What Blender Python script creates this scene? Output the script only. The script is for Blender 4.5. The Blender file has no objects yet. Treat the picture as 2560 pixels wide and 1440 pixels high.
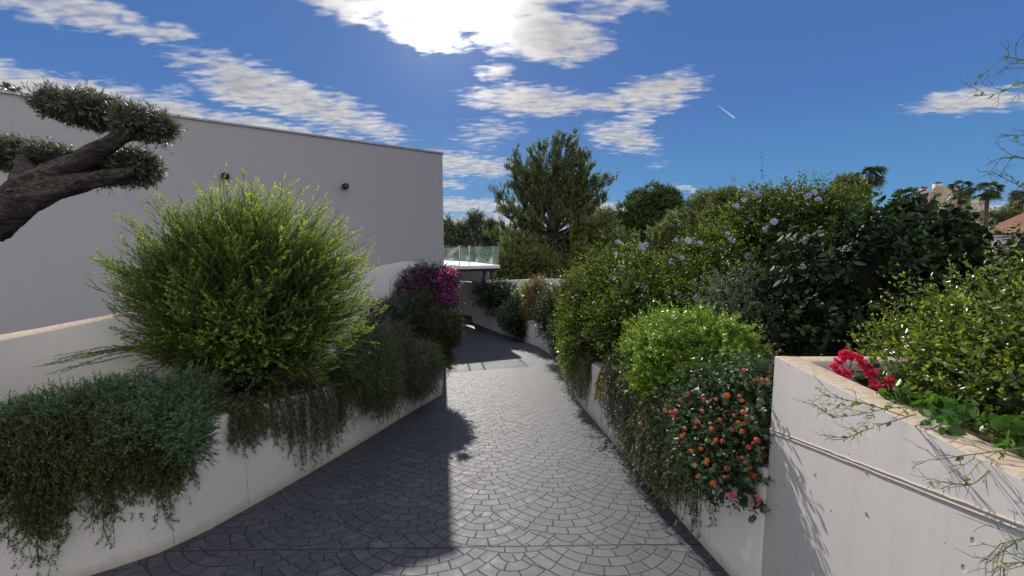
import bpy, math, random
import numpy as np
from mathutils import Vector

# ------------------------------------------------------------------ camera, sky, sun, exposure
S = bpy.context.scene
FPX, PITCH = 1000.0, math.atan(90/1000)          # focal length in px of a 2560 px frame, looking a little down
CP, SP = math.cos(PITCH), math.sin(PITCH)
def ray(px, py):
    u, v = (px-1280)/FPX, (py-720)/FPX
    return np.array([u, CP - v*SP, -(v*CP + SP)])
def P(px, py, t): return ray(px, py)*t           # camera stands at the origin, eyes 2 m over the driveway
cam = bpy.data.cameras.new('camera'); co = bpy.data.objects.new('camera', cam)
S.collection.objects.link(co)
cam.sensor_width = 36; cam.lens = 36*FPX/2560; cam.clip_start = 0.05; cam.clip_end = 9000
co.rotation_euler = (math.pi/2 - PITCH, 0, 0)
S.camera = co
S.render.resolution_x, S.render.resolution_y = 1024, 576
S.view_settings.view_transform = 'Standard'; S.view_settings.look = 'None'
S.view_settings.exposure = 0.0; S.view_settings.gamma = 1.0
SUNDIR = ray(1095, 22); SUNDIR = SUNDIR/np.linalg.norm(SUNDIR)
sun = bpy.data.lights.new('sun', 'SUN'); sun.energy = 5.0; sun.angle = math.radians(0.53)
sun.color = (1.0, 0.93, 0.83)
S.render.engine = 'CYCLES'
S.cycles.max_bounces = 6; S.cycles.diffuse_bounces = 3; S.cycles.glossy_bounces = 2; S.cycles.transmission_bounces = 3; S.cycles.transparent_max_bounces = 8
so = bpy.data.objects.new('sun', sun); S.collection.objects.link(so)
so.rotation_euler = Vector(SUNDIR.tolist()).to_track_quat('Z', 'Y').to_euler()
SUN_EL = math.asin(SUNDIR[2]); SUN_AZ = math.atan2(SUNDIR[0], SUNDIR[1])

def azel(px, py):
    d = ray(px, py); d = d/np.linalg.norm(d)
    return math.atan2(d[0], d[1]), math.asin(d[2])

class NT:
    """tiny helper to write node trees"""
    def __init__(s, nt): s.nt = nt; nt.nodes.clear()
    def n(s, typ, **kw):
        nd = s.nt.nodes.new(typ)
        ins = kw.pop('ins', {})
        for k, v in kw.items(): setattr(nd, k, v)
        for k, v in ins.items(): s.set(nd.inputs[k], v)
        return nd
    def set(s, sock, v):
        if isinstance(v, bpy.types.NodeSocket): s.nt.links.new(v, sock)
        elif isinstance(v, bpy.types.Node): s.nt.links.new(v.outputs[0], sock)
        else: sock.default_value = v
    def m(s, op, a, b=0.0, c=0.0, clamp=False):
        nd = s.nt.nodes.new('ShaderNodeMath'); nd.operation = op; nd.use_clamp = clamp
        s.set(nd.inputs[0], a); s.set(nd.inputs[1], b); s.set(nd.inputs[2], c)
        return nd.outputs[0]
    def vm(s, op, a, b=None, out=0):
        nd = s.nt.nodes.new('ShaderNodeVectorMath'); nd.operation = op
        s.set(nd.inputs[0], a)
        if b is not None:
            s.set(nd.inputs['Scale'] if op == 'SCALE' else nd.inputs[1], b)
        return nd.outputs[out]
    def mix(s, f, a, b):
        nd = s.nt.nodes.new('ShaderNodeMix'); nd.data_type = 'RGBA'
        s.set(nd.inputs[0], f); s.set(nd.inputs[6], a); s.set(nd.inputs[7], b)
        return nd.outputs[2]
    def mr(s, v, a, b, c=0.0, d=1.0, smooth=False):
        nd = s.nt.nodes.new('ShaderNodeMapRange'); nd.clamp = True
        if smooth: nd.interpolation_type = 'SMOOTHSTEP'
        s.set(nd.inputs[0], v); s.set(nd.inputs[1], a); s.set(nd.inputs[2], b); s.set(nd.inputs[3], c); s.set(nd.inputs[4], d)
        return nd.outputs[0]
    def noise(s, vec, scale, detail=4, rough=.55, dist=0.0):
        return s.n('ShaderNodeTexNoise', ins={'Vector': vec, 'Scale': scale, 'Detail': detail, 'Roughness': rough, 'Distortion': dist})

W = bpy.data.worlds.new("World"); S.world = W; W.use_nodes = True
T = NT(W.node_tree)
tc = T.n('ShaderNodeTexCoord')
dirv = T.vm('NORMALIZE', tc.outputs['Generated'])
sep = T.n('ShaderNodeSeparateXYZ', ins={0: dirv})
dx, dy, dz = sep.outputs
az = T.m('ARCTAN2', dx, dy); el = T.m('ARCSINE', dz)
zz = T.m('ADD', T.m('MAXIMUM', dz, 0.0), 0.10)
q = T.n('ShaderNodeCombineXYZ', ins={0: T.m('DIVIDE', dx, zz), 1: T.m('DIVIDE', dy, zz)}).outputs[0]
sky = T.n('ShaderNodeTexSky'); sky.sky_type = 'NISHITA'; sky.sun_disc = False
sky.sun_elevation = SUN_EL; sky.sun_rotation = SUN_AZ; sky.dust_density = 0.3; sky.ozone_density = 3.0; sky.air_density = 1.0
nish = T.vm('SCALE', sky.outputs[0], 0.055)
# deep clear blue that pales towards the horizon
rampv = T.mr(el, 0.0, 0.62)
rmp = T.n('ShaderNodeValToRGB', ins={0: rampv}); cr = rmp.color_ramp
cr.elements[0].position = 0.0; cr.elements[0].color = (.26, .44, .64, 1)
cr.elements[1].position = 1.0; cr.elements[1].color = (.058, .150, .42, 1)
e = cr.elements.new(.18); e.color = (.10, .30, .60, 1)
e = cr.elements.new(.5); e.color = (.072, .19, .50, 1)
blue = T.mix(0.12, rmp.outputs[0], nish)
# clouds: lobes given by azimuth and elevation, frayed by noise that runs in the plane of the cloud deck
warp = T.noise(q, 2.2, 5, .6)
wv = T.vm('SCALE', T.vm('SUBTRACT', warp.outputs['Color'], (.5, .5, .5)), 0.06)
warp2 = T.noise(q, 9.0, 4, .6)
wv2 = T.vm('SCALE', T.vm('SUBTRACT', warp2.outputs['Color'], (.5, .5, .5)), 0.022)
ae = T.n('ShaderNodeCombineXYZ', ins={0: az, 1: el}).outputs[0]
aew = T.vm('ADD', T.vm('ADD', ae, wv), wv2)
CL = [  # px, py, rx, ry, tilt(deg, clockwise in the sky), weight
 (1170, -30, 330, 140, 0, 1.8), (1340, 95, 210, 82, 8, 1.5), (860, 0, 170, 62, 22, 1.1), (1050, 70, 170, 55, 20, 1.2), (1520, 20, 130, 55, -25, .75),
 (1236, 186, 56, 30, 0, .9), (1330, 252, 215, 44, 0, 1.2), (1480, 250, 150, 34, 2, 1.1), (1640, 228, 140, 60, -12, 1.25),
 (1235, 322, 95, 30, 0, .62), (1190, 352, 70, 26, 10, .5), (1560, 345, 110, 44, 8, 1.05), (1590, 300, 60, 30, -10, .9),
 (1170, 412, 150, 38, 4, 1.0), (740, 250, 330, 66, 19, 1.1), (615, 215, 135, 66, 8, 1.25), (430, 225, 70, 26, 0, .5), (900, 300, 170, 42, 22, .95),
 (180, 35, 290, 56, 13, .95), (400, 84, 120, 34, -3, .85), (300, 270, 470, 70, 14, 1.25), (760, 345, 330, 28, 10, 1.1), (60, 215, 200, 60, 12, 1.3),
 (2430, 256, 210, 40, -3, 1.15), (1715, 469, 46, 7, 1, .8), (1120, 466, 60, 20, 0, .9), (1190, 512, 230, 18, 0, 1.0), (1200, 560, 330, 34, 0, 1.2),
 (1510, 520, 110, 20, 6, 1.0), (2500, 520, 110, 26, 0, .9), (1640, 410, 40, 10, -12, .38), (1640, 14, 60, 24, 0, .5), (-300, 80, 300, 60, 14, 1.0),
 (3100, 60, 300, 60, -10, 1.0), (1500, -420, 500, 120, 10, 1.1)]
F = None
for (px, py, rx, ry, tilt, w) in CL:
    c = azel(px, py); th = math.radians(tilt)
    a = azel(px+rx*.2*math.cos(th), py+rx*.2*math.sin(th)); b = azel(px-ry*.2*math.sin(th), py+ry*.2*math.cos(th))
    M = np.array([[5*(a[0]-c[0]), 5*(b[0]-c[0])], [5*(a[1]-c[1]), 5*(b[1]-c[1])]]); I = np.linalg.inv(M)
    p = T.vm('SUBTRACT', aew, (c[0], c[1], 0))
    u = T.vm('DOT_PRODUCT', p, (I[0, 0], I[0, 1], 0), out=1); v = T.vm('DOT_PRODUCT', p, (I[1, 0], I[1, 1], 0), out=1)
    r2 = T.m('ADD', T.m('MULTIPLY', u, u), T.m('MULTIPLY', v, v))
    f = T.m('MULTIPLY', T.m('SUBTRACT', 1.0, r2), w)
    F = f if F is None else T.m('MAXIMUM', F, f)
qs = T.n('ShaderNodeMapping', ins={0: q, 'Rotation': (0, 0, .5), 'Scale': (1.0, 2.6, 1.0)}).outputs[0]
ripple = T.noise(qs, 10.0, 2, .45, .5).outputs[0]
puff = T.noise(q, 16.0, 5, .6).outputs[0]
F2 = T.m('ADD', F, T.m('ADD', T.m('MULTIPLY', T.m('SUBTRACT', ripple, .5), 1.9), T.m('MULTIPLY', T.m('SUBTRACT', puff, .5), .75)))
# added bank of bright cloud, unseen behind the camera, to lift the shade
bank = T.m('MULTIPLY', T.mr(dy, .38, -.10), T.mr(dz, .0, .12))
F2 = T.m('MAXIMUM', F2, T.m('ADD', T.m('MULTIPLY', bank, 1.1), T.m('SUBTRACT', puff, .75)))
alpha = T.mr(F2, 0.06, 1.25, smooth=True)
thick = T.mr(T.m('ADD', F, T.m('MULTIPLY', T.m('SUBTRACT', ripple, .5), .9)), 0.25, 1.5)
soft = T.noise(q, 4.5, 3, .5).outputs[0]
puff2 = T.mr(T.m('ADD', T.m('ADD', T.m('MULTIPLY', puff, .22), T.m('MULTIPLY', ripple, .28)), T.m('MULTIPLY', soft, .5)), .40, .60)
ccol = T.mix(T.m('MULTIPLY', thick, T.m('SUBTRACT', 1.0, T.m('MULTIPLY', puff2, .8))), (.70, .69, .68, 1), (.28, .29, .33, 1))
# the sun stands behind thin cloud
cosang = T.vm('DOT_PRODUCT', dirv, tuple(SUNDIR.tolist()), out=1)
ang = T.m('ARCCOSINE', T.m('MINIMUM', cosang, 1.0))
glow1 = T.m('POWER', 2.718, T.m('MULTIPLY', -1.0, T.m('POWER', T.m('DIVIDE', ang, .112), 2.0)))
glow2 = T.m('POWER', 2.718, T.m('MULTIPLY', -1.0, T.m('DIVIDE', ang, .22)))
cloudE = T.vm('ADD', ccol, T.vm('SCALE', (1.0, .97, .92), T.m('ADD', T.m('MULTIPLY', glow1, 3.2), T.m('MULTIPLY', glow2, .16))))
blueE = T.vm('ADD', blue, T.vm('SCALE', (1.0, .95, .92), T.m('MULTIPLY', glow1, .10)))
blueE = T.vm('ADD', blueE, T.vm('SCALE', (.7, .8, 1.0), T.m('MULTIPLY', glow2, .05)))
# one short contrail
ca, cb = azel(1838, 296), azel(1793, 262)
cm = ((ca[0]+cb[0])/2, (ca[1]+cb[1])/2); dv = np.array([cb[0]-ca[0], cb[1]-ca[1]]); hl = np.linalg.norm(dv)/2; dv = dv/np.linalg.norm(dv)
p = T.vm('SUBTRACT', ae, (cm[0], cm[1], 0))
u = T.vm('DOT_PRODUCT', p, (dv[0]/hl, dv[1]/hl, 0), out=1); v = T.m('ABSOLUTE', T.vm('DOT_PRODUCT', p, (-dv[1], dv[0], 0), out=1))
trail_a = T.m('MULTIPLY', T.mr(v, .0018, .0004), T.m('MULTIPLY', T.mr(T.m('ABSOLUTE', u), 1.0, .9), T.mr(u, 1.0, -1.0, .12, .7)))
cloudE = T.vm('MULTIPLY', cloudE, T.mix(bank, (1, 1, 1, 1), (2.0, 1.90, 1.84, 1)))  # the added bank is made brighter and warmer, as fill for shaded walls
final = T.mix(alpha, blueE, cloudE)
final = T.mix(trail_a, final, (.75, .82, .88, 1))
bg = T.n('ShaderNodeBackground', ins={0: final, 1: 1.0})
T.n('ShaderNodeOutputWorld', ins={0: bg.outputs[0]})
W.cycles.sampling_method = 'MANUAL'; W.cycles.sample_map_resolution = 1024

# ------------------------------------------------------------------ helpers: objects
COL = S.collection
def tag(o, label=None, cat=None, group=None, kind=None):
    if label: o['label'] = label
    if cat: o['category'] = cat
    if group: o['group'] = group
    if kind: o['kind'] = kind
    return o
def empty(name, loc, label, cat, group=None):
    o = bpy.data.objects.new(name, None); COL.objects.link(o); o.location = [float(c) for c in loc]
    o.empty_display_size = .2
    return tag(o, label, cat, group)

class MB:
    """collects numpy polygons; builds ONE mesh object"""
    def __init__(s): s.v = []; s.f = []; s.r = []; s.t = []; s.mi = []; s.nv = 0
    def add(s, V, Fc, rnd=.5, tip=0.0, mi=0):
        V = np.asarray(V, dtype=np.float64).reshape(-1, 3); Fc = np.asarray(Fc, dtype=np.int64)
        n = len(Fc)
        s.v.append(V); s.f.append(Fc + s.nv); s.nv += len(V)
        s.r.append(np.broadcast_to(np.asarray(rnd, dtype=np.float64), (n,)).copy())
        s.t.append(np.broadcast_to(np.asarray(tip, dtype=np.float64), (n,)).copy())
        s.mi.append(np.full(n, mi, dtype=np.int32))
        return s
    def box(s, c, size, rz=0.0, **k):
        x, y, z = [d/2 for d in size]
        V = np.array([[-x,-y,-z],[x,-y,-z],[x,y,-z],[-x,y,-z],[-x,-y,z],[x,-y,z],[x,y,z],[-x,y,z]])
        R = np.array([[math.cos(rz), -math.sin(rz), 0], [math.sin(rz), math.cos(rz), 0], [0, 0, 1]])
        V = V@R.T + np.asarray(c)
        s.add(V, [[0,3,2,1],[4,5,6,7],[0,1,5,4],[1,2,6,5],[2,3,7,6],[3,0,4,7]], **k); return s
    def bar(s, a, b, w, h, **k):
        a = np.asarray(a, float); b = np.asarray(b, float); d = b-a; L = np.linalg.norm(d); d = d/L
        up = np.array([0, 0, 1.0]) if abs(d[2]) < .95 else np.array([1.0, 0, 0])
        e = np.cross(d, up); e /= np.linalg.norm(e); g = np.cross(e, d)
        V = [p + e*i*w/2 + g*j*h/2 for p in (a, b) for i, j in ((-1,-1),(1,-1),(1,1),(-1,1))]
        s.add(V, [[0,1,2,3],[7,6,5,4],[0,4,5,1],[1,5,6,2],[2,6,7,3],[3,7,4,0]], **k); return s
    def prism(s, poly, z0, z1, **k):
        """poly counter-clockwise; only fans quads/tris by walls, caps as n-gon via triangulation fan"""
        n = len(poly); p = np.asarray(poly, float)
        z0 = np.broadcast_to(z0, (n,)); z1 = np.broadcast_to(z1, (n,))
        V = np.vstack([np.c_[p, z0], np.c_[p, z1]])
        s.add(V, [[i, (i+1) % n, n+(i+1) % n, n+i] for i in range(n)], **k)
        from mathutils.geometry import tessellate_polygon
        tr = tessellate_polygon([[Vector((a[0], a[1], 0)) for a in p]])
        top = []; bot = []
        for t3 in tr:
            a, b, c = t3
            ar = (p[b][0]-p[a][0])*(p[c][1]-p[a][1])-(p[b][1]-p[a][1])*(p[c][0]-p[a][0])
            if ar < 0: b, c = c, b
            top.append([n+a, n+b, n+c]); bot.append([a, c, b])
        s.add(V, top, **k); s.add(V, bot, **k); return s
    def tubes(s, paths, r0, r1, sides=3, rnd=.5, tip=0.0, prof=None, **k):
        """paths (M,n,3); radius tapers r0..r1"""
        paths = np.asarray(paths, float)
        if paths.ndim == 2: paths = paths[None]
        M, n, _ = paths.shape
        Tn = np.gradient(paths, axis=1); Tn /= np.linalg.norm(Tn, axis=2, keepdims=True)+1e-12
        ref = np.where(np.abs(Tn[..., 2:3]) > .9, np.array([1.0, 0, 0]), np.array([0, 0, 1.0]))
        A = np.cross(Tn, ref); A /= np.linalg.norm(A, axis=2, keepdims=True)+1e-12; B = np.cross(Tn, A)
        r0 = np.broadcast_to(np.asarray(r0, float).reshape(-1, 1), (M, 1)); r1 = np.broadcast_to(np.asarray(r1, float).reshape(-1, 1), (M, 1))
        tt = np.linspace(0, 1, n)[None]; R = r0*(1-tt)+r1*tt
        if prof is not None: R = R*prof
        th = np.arange(sides)*2*math.pi/sides
        V = paths[:, :, None, :] + R[:, :, None, None]*(A[:, :, None, :]*np.cos(th)[None, None, :, None] + B[:, :, None, :]*np.sin(th)[None, None, :, None])
        base = np.arange(M)[:, None, None]*n*sides + np.arange(n-1)[None, :, None]*sides
        j = np.arange(sides)[None, None, :]; j2 = (j+1) % sides
        Fq = np.stack([base+j, base+j2, base+sides+j2, base+sides+j], axis=-1).reshape(-1, 4)
        s.add(V.reshape(-1, 3), Fq, rnd, tip, **k); return s
    def leaves(s, Pn, D, N, L, Wd, rnd, tip=0.0, fold=.12, six=False, droop=0.0, **k):
        n = len(Pn)
        if n == 0: return s
        L = np.broadcast_to(np.asarray(L, float), (n,))[:, None]; Wd = np.broadcast_to(np.asarray(Wd, float), (n,))[:, None]
        Sd = np.cross(D, N); Sd /= np.linalg.norm(Sd, axis=1, keepdims=True)+1e-12
        Nn = np.cross(Sd, D)
        dr = np.array([0, 0, -1.0])*L*droop
        if not six:
            V = np.stack([Pn, Pn+D*L*.45+Sd*Wd/2+Nn*Wd*fold, Pn+D*L+dr, Pn+D*L*.45-Sd*Wd/2+Nn*Wd*fold], axis=1)
            Fq = (np.arange(n)*4)[:, None]+np.arange(4)[None]
            s.add(V, Fq, rnd, tip, **k)
        else:
            V = np.stack([Pn, Pn+D*L*.28+Sd*Wd*.42+Nn*Wd*fold, Pn+D*L*.66+Sd*Wd*.42+Nn*Wd*fold+dr*.4, Pn+D*L+dr,
                          Pn+D*L*.66-Sd*Wd*.42+Nn*Wd*fold+dr*.4, Pn+D*L*.28-Sd*Wd*.42+Nn*Wd*fold], axis=1)
            b = (np.arange(n)*6)[:, None]
            Fq = np.concatenate([b+np.array([[0, 1, 2, 3]]), b+np.array([[0, 3, 4, 5]])], axis=0)
            rn = np.broadcast_to(np.asarray(rnd, float), (n,)); tp = np.broadcast_to(np.asarray(tip, float), (n,))
            s.add(V, Fq, np.r_[rn, rn], np.r_[tp, tp], **k)
        return s
    def build(s, name, mats, parent=None, smooth=False, bevel=0.0, attrs=True):
        me = bpy.data.meshes.new(name)
        V = np.concatenate(s.v) if s.v else np.zeros((0, 3))
        off = np.zeros(3)
        if parent is not None: off = np.array(parent.location)
        nf = sum(len(f) for f in s.f)
        me.vertices.add(len(V)); me.vertices.foreach_set('co', (V-off).astype(np.float32).ravel())
        li = np.concatenate([f.ravel() for f in s.f]); tot = np.concatenate([np.full(len(f), f.shape[1]) for f in s.f])
        me.loops.add(len(li)); me.loops.foreach_set('vertex_index', li.astype(np.int32))
        me.polygons.add(nf); st = np.r_[0, np.cumsum(tot)[:-1]]
        me.polygons.foreach_set('loop_start', st.astype(np.int32)); me.polygons.foreach_set('loop_total', tot.astype(np.int32))
        me.polygons.foreach_set('material_index', np.concatenate(s.mi))
        if smooth: me.polygons.foreach_set('use_smooth', np.ones(nf, dtype=bool))
        me.update(calc_edges=True)
        if attrs:
            a = me.attributes.new('rnd', 'FLOAT', 'FACE'); a.data.foreach_set('value', np.concatenate(s.r).astype(np.float32))
            a = me.attributes.new('tip', 'FLOAT', 'FACE'); a.data.foreach_set('value', np.concatenate(s.t).astype(np.float32))
        me.validate()
        for m in (mats if isinstance(mats, (list, tuple)) else [mats]): me.materials.append(m)
        o = bpy.data.objects.new(name, me); COL.objects.link(o)
        if parent is not None: o.parent = parent
        if bevel:
            b = o.modifiers.new('bevel', 'BEVEL'); b.width = bevel; b.segments = 2; b.limit_method = 'ANGLE'
        return o
def nrm(a): return a/(np.linalg.norm(a, axis=-1, keepdims=True)+1e-12)
def rdir(rng, n): return nrm(rng.normal(size=(n, 3)))

# ------------------------------------------------------------------ materials
def mat(name):
    m = bpy.data.materials.new(name); m.use_nodes = True
    return m, NT(m.node_tree)
def leafmat(name, dark, mid, tipc, rough=.45, trans=.35, spec=.4, tb=1.5):
    m, t = mat(name)
    a = t.n('ShaderNodeAttribute', attribute_name='rnd').outputs['Fac']; b = t.n('ShaderNodeAttribute', attribute_name='tip').outputs['Fac']
    c = t.mix(a, dark+(1,), mid+(1,)); c = t.mix(b, c, tipc+(1,))
    tcx = t.vm('MULTIPLY', c, (tb*1.05, tb*1.1, tb*.55))
    pr = t.n('ShaderNodeBsdfPrincipled', ins={'Base Color': c, 'Roughness': rough, 'Specular IOR Level': spec})
    tr = t.n('ShaderNodeBsdfTranslucent', ins={0: tcx})
    ms = t.n('ShaderNodeMixShader', ins={0: trans, 1: pr.outputs[0], 2: tr.outputs[0]})
    t.n('ShaderNodeOutputMaterial', ins={0: ms.outputs[0]})
    return m
def plain(name, col, rough=.6, spec=.3, metal=0.0, var=.15, scale=6.0, bump=0.0, bscale=40):
    m, t = mat(name)
    pos = t.n('ShaderNodeNewGeometry').outputs['Position']
    nz = t.noise(pos, scale, 5).outputs[0]
    c = t.mix(t.mr(nz, .3, .7), tuple(x*(1-var) for x in col)+(1,), tuple(min(1, x*(1+var)) for x in col)+(1,))
    pr = t.n('ShaderNodeBsdfPrincipled', ins={'Base Color': c, 'Roughness': rough, 'Specular IOR Level': spec, 'Metallic': metal})
    if bump:
        bp = t.n('ShaderNodeBump', ins={'Strength': bump, 'Distance': .02, 'Height': t.noise(pos, bscale, 6, .65).outputs[0]})
        t.set(pr.inputs['Normal'], bp.outputs[0])
    t.n('ShaderNodeOutputMaterial', ins={0: pr.outputs[0]})
    return m
def bark(name, c1, c2, scale=14.0, stretch=(1, 1, 1)):
    m, t = mat(name)
    tcn = t.n('ShaderNodeTexCoord').outputs['Object']
    mp = t.n('ShaderNodeMapping', ins={0: tcn, 'Scale': stretch, 'Rotation': (0, .6, 0)}).outputs[0]
    a = t.noise(mp, scale, 8, .72, 1.6).outputs[0]; b2 = t.noise(mp, scale*.3, 4, .6, 2.5).outputs[0]
    rid = t.m('ABSOLUTE', t.m('SUBTRACT', t.m('FRACT', t.m('MULTIPLY', t.m('ADD', t.m('MULTIPLY', a, .35), b2), 5.0)), .5))
    h = t.m('ADD', t.m('MULTIPLY', a, .9), t.m('MULTIPLY', rid, .7))
    c = t.mix(t.mr(h, .4, .95), c1+(1,), c2+(1,))
    bp = t.n('ShaderNodeBump', ins={'Strength': 1.0, 'Distance': .02, 'Height': h})
    pr = t.n('ShaderNodeBsdfPrincipled', ins={'Base Color': c, 'Roughness': .9, 'Specular IOR Level': .15, 'Normal': bp.outputs[0]})
    t.n('ShaderNodeOutputMaterial', ins={0: pr.outputs[0]})
    return m

def wall_mat(name, base, grime=.5, pits=0.0, foot=False, joints=None, top=None):
    m, t = mat(name)
    g = t.n('ShaderNodeNewGeometry'); pos = g.outputs['Position']
    big = t.noise(pos, .9, 5, .6).outputs[0]; fine = t.noise(pos, 22, 5, .65).outputs[0]
    mp = t.n('ShaderNodeMapping', ins={0: pos, 'Scale': (5, 5, .35)}).outputs[0]
    streak = t.noise(mp, 1.6, 5, .65).outputs[0]
    c = t.mix(t.m('MULTIPLY', t.mr(big, .35, .75), .45*grime), base+(1,), tuple(x*.78 for x in base)+(1,))
    c = t.mix(t.m('MULTIPLY', t.mr(streak, .55, .78), .5*grime), c, (base[0]*.72, base[1]*.72, base[2]*.68, 1))
    c = t.mix(t.m('MULTIPLY', t.mr(fine, .45, .8), .18), c, tuple(x*.7 for x in base)+(1,))
    h = t.m('MULTIPLY', fine, .25)
    sx = t.n('ShaderNodeSeparateXYZ', ins={0: pos})
    if pits:
        v1 = t.n('ShaderNodeTexVoronoi', ins={'Vector': t.n('ShaderNodeMapping', ins={0: pos, 'Scale': (1, 1.0, .75)}).outputs[0], 'Scale': 13.0, 'Randomness': 1.0})
        keep = t.m('GREATER_THAN', t.n('ShaderNodeSeparateColor', ins={0: v1.outputs['Color']}).outputs[0], 1-.35*pits)
        pm = t.m('MULTIPLY', t.mr(v1.outputs['Distance'], .12, .05), keep)
        v2 = t.n('ShaderNodeTexVoronoi', ins={'Vector': pos, 'Scale': 45.0, 'Randomness': 1.0})
        keep2 = t.m('MULTIPLY', t.m('GREATER_THAN', t.n('ShaderNodeSeparateColor', ins={0: v2.outputs['Color']}).outputs[1], 1-.3*pits), t.mr(big, .45, .6))
        pm2 = t.m('MULTIPLY', t.mr(v2.outputs['Distance'], .16, .06), keep2)
        allp = t.m('MAXIMUM', pm, t.m('MULTIPLY', pm2, .7))
        c = t.mix(t.m('MULTIPLY', allp, .75), c, (base[0]*.42, base[1]*.40, base[2]*.38, 1))
        h = t.m('SUBTRACT', h, t.m('MULTIPLY', allp, 1.2))
    if foot:      # earth splash and damp along the foot of the wall
        hh = t.m('ADD', t.m('ADD', sx.outputs[2], 2.0), t.m('MULTIPLY', sx.outputs[1], .12))
        hh = t.m('ADD', hh, t.m('MULTIPLY', t.m('SUBTRACT', t.noise(pos, 7, 5, .7).outputs[0], .5), .16))
        c = t.mix(t.m('MULTIPLY', t.mr(hh, .11, .0), .55), c, (.34, .27, .16, 1))
    if top is not None:   # weathered sand-coloured top face
        up = t.n('ShaderNodeSeparateXYZ', ins={0: g.outputs['True Normal']}).outputs[2]
        mott = t.noise(pos, 30, 6, .7).outputs[0]
        tcx = t.mix(t.mr(mott, .35, .7), top+(1,), tuple(x*.55 for x in top)+(1,))
        c = t.mix(t.mr(up, .3, .8), c, tcx)
    if joints:
        for (jx, jy, w) in joints:
            d = t.m('ABSOLUTE', t.m('SUBTRACT', sx.outputs[1], t.m('ADD', jy, t.m('MULTIPLY', t.m('SUBTRACT', t.noise(pos, 3, 3).outputs[0], .5), .02))))
            jm = t.mr(d, w, w*.35)
            c = t.mix(t.m('MULTIPLY', jm, .5), c, tuple(x*.5 for x in base)+(1,))
            h = t.m('SUBTRACT', h, t.m('MULTIPLY', jm, .8))
    bp = t.n('ShaderNodeBump', ins={'Strength': .5, 'Distance': .006, 'Height': h})
    pr = t.n('ShaderNodeBsdfPrincipled', ins={'Base Color': c, 'Roughness': .82, 'Specular IOR Level': .25, 'Normal': bp.outputs[0]})
    t.n('ShaderNodeOutputMaterial', ins={0: pr.outputs[0]})
    return m

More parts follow.
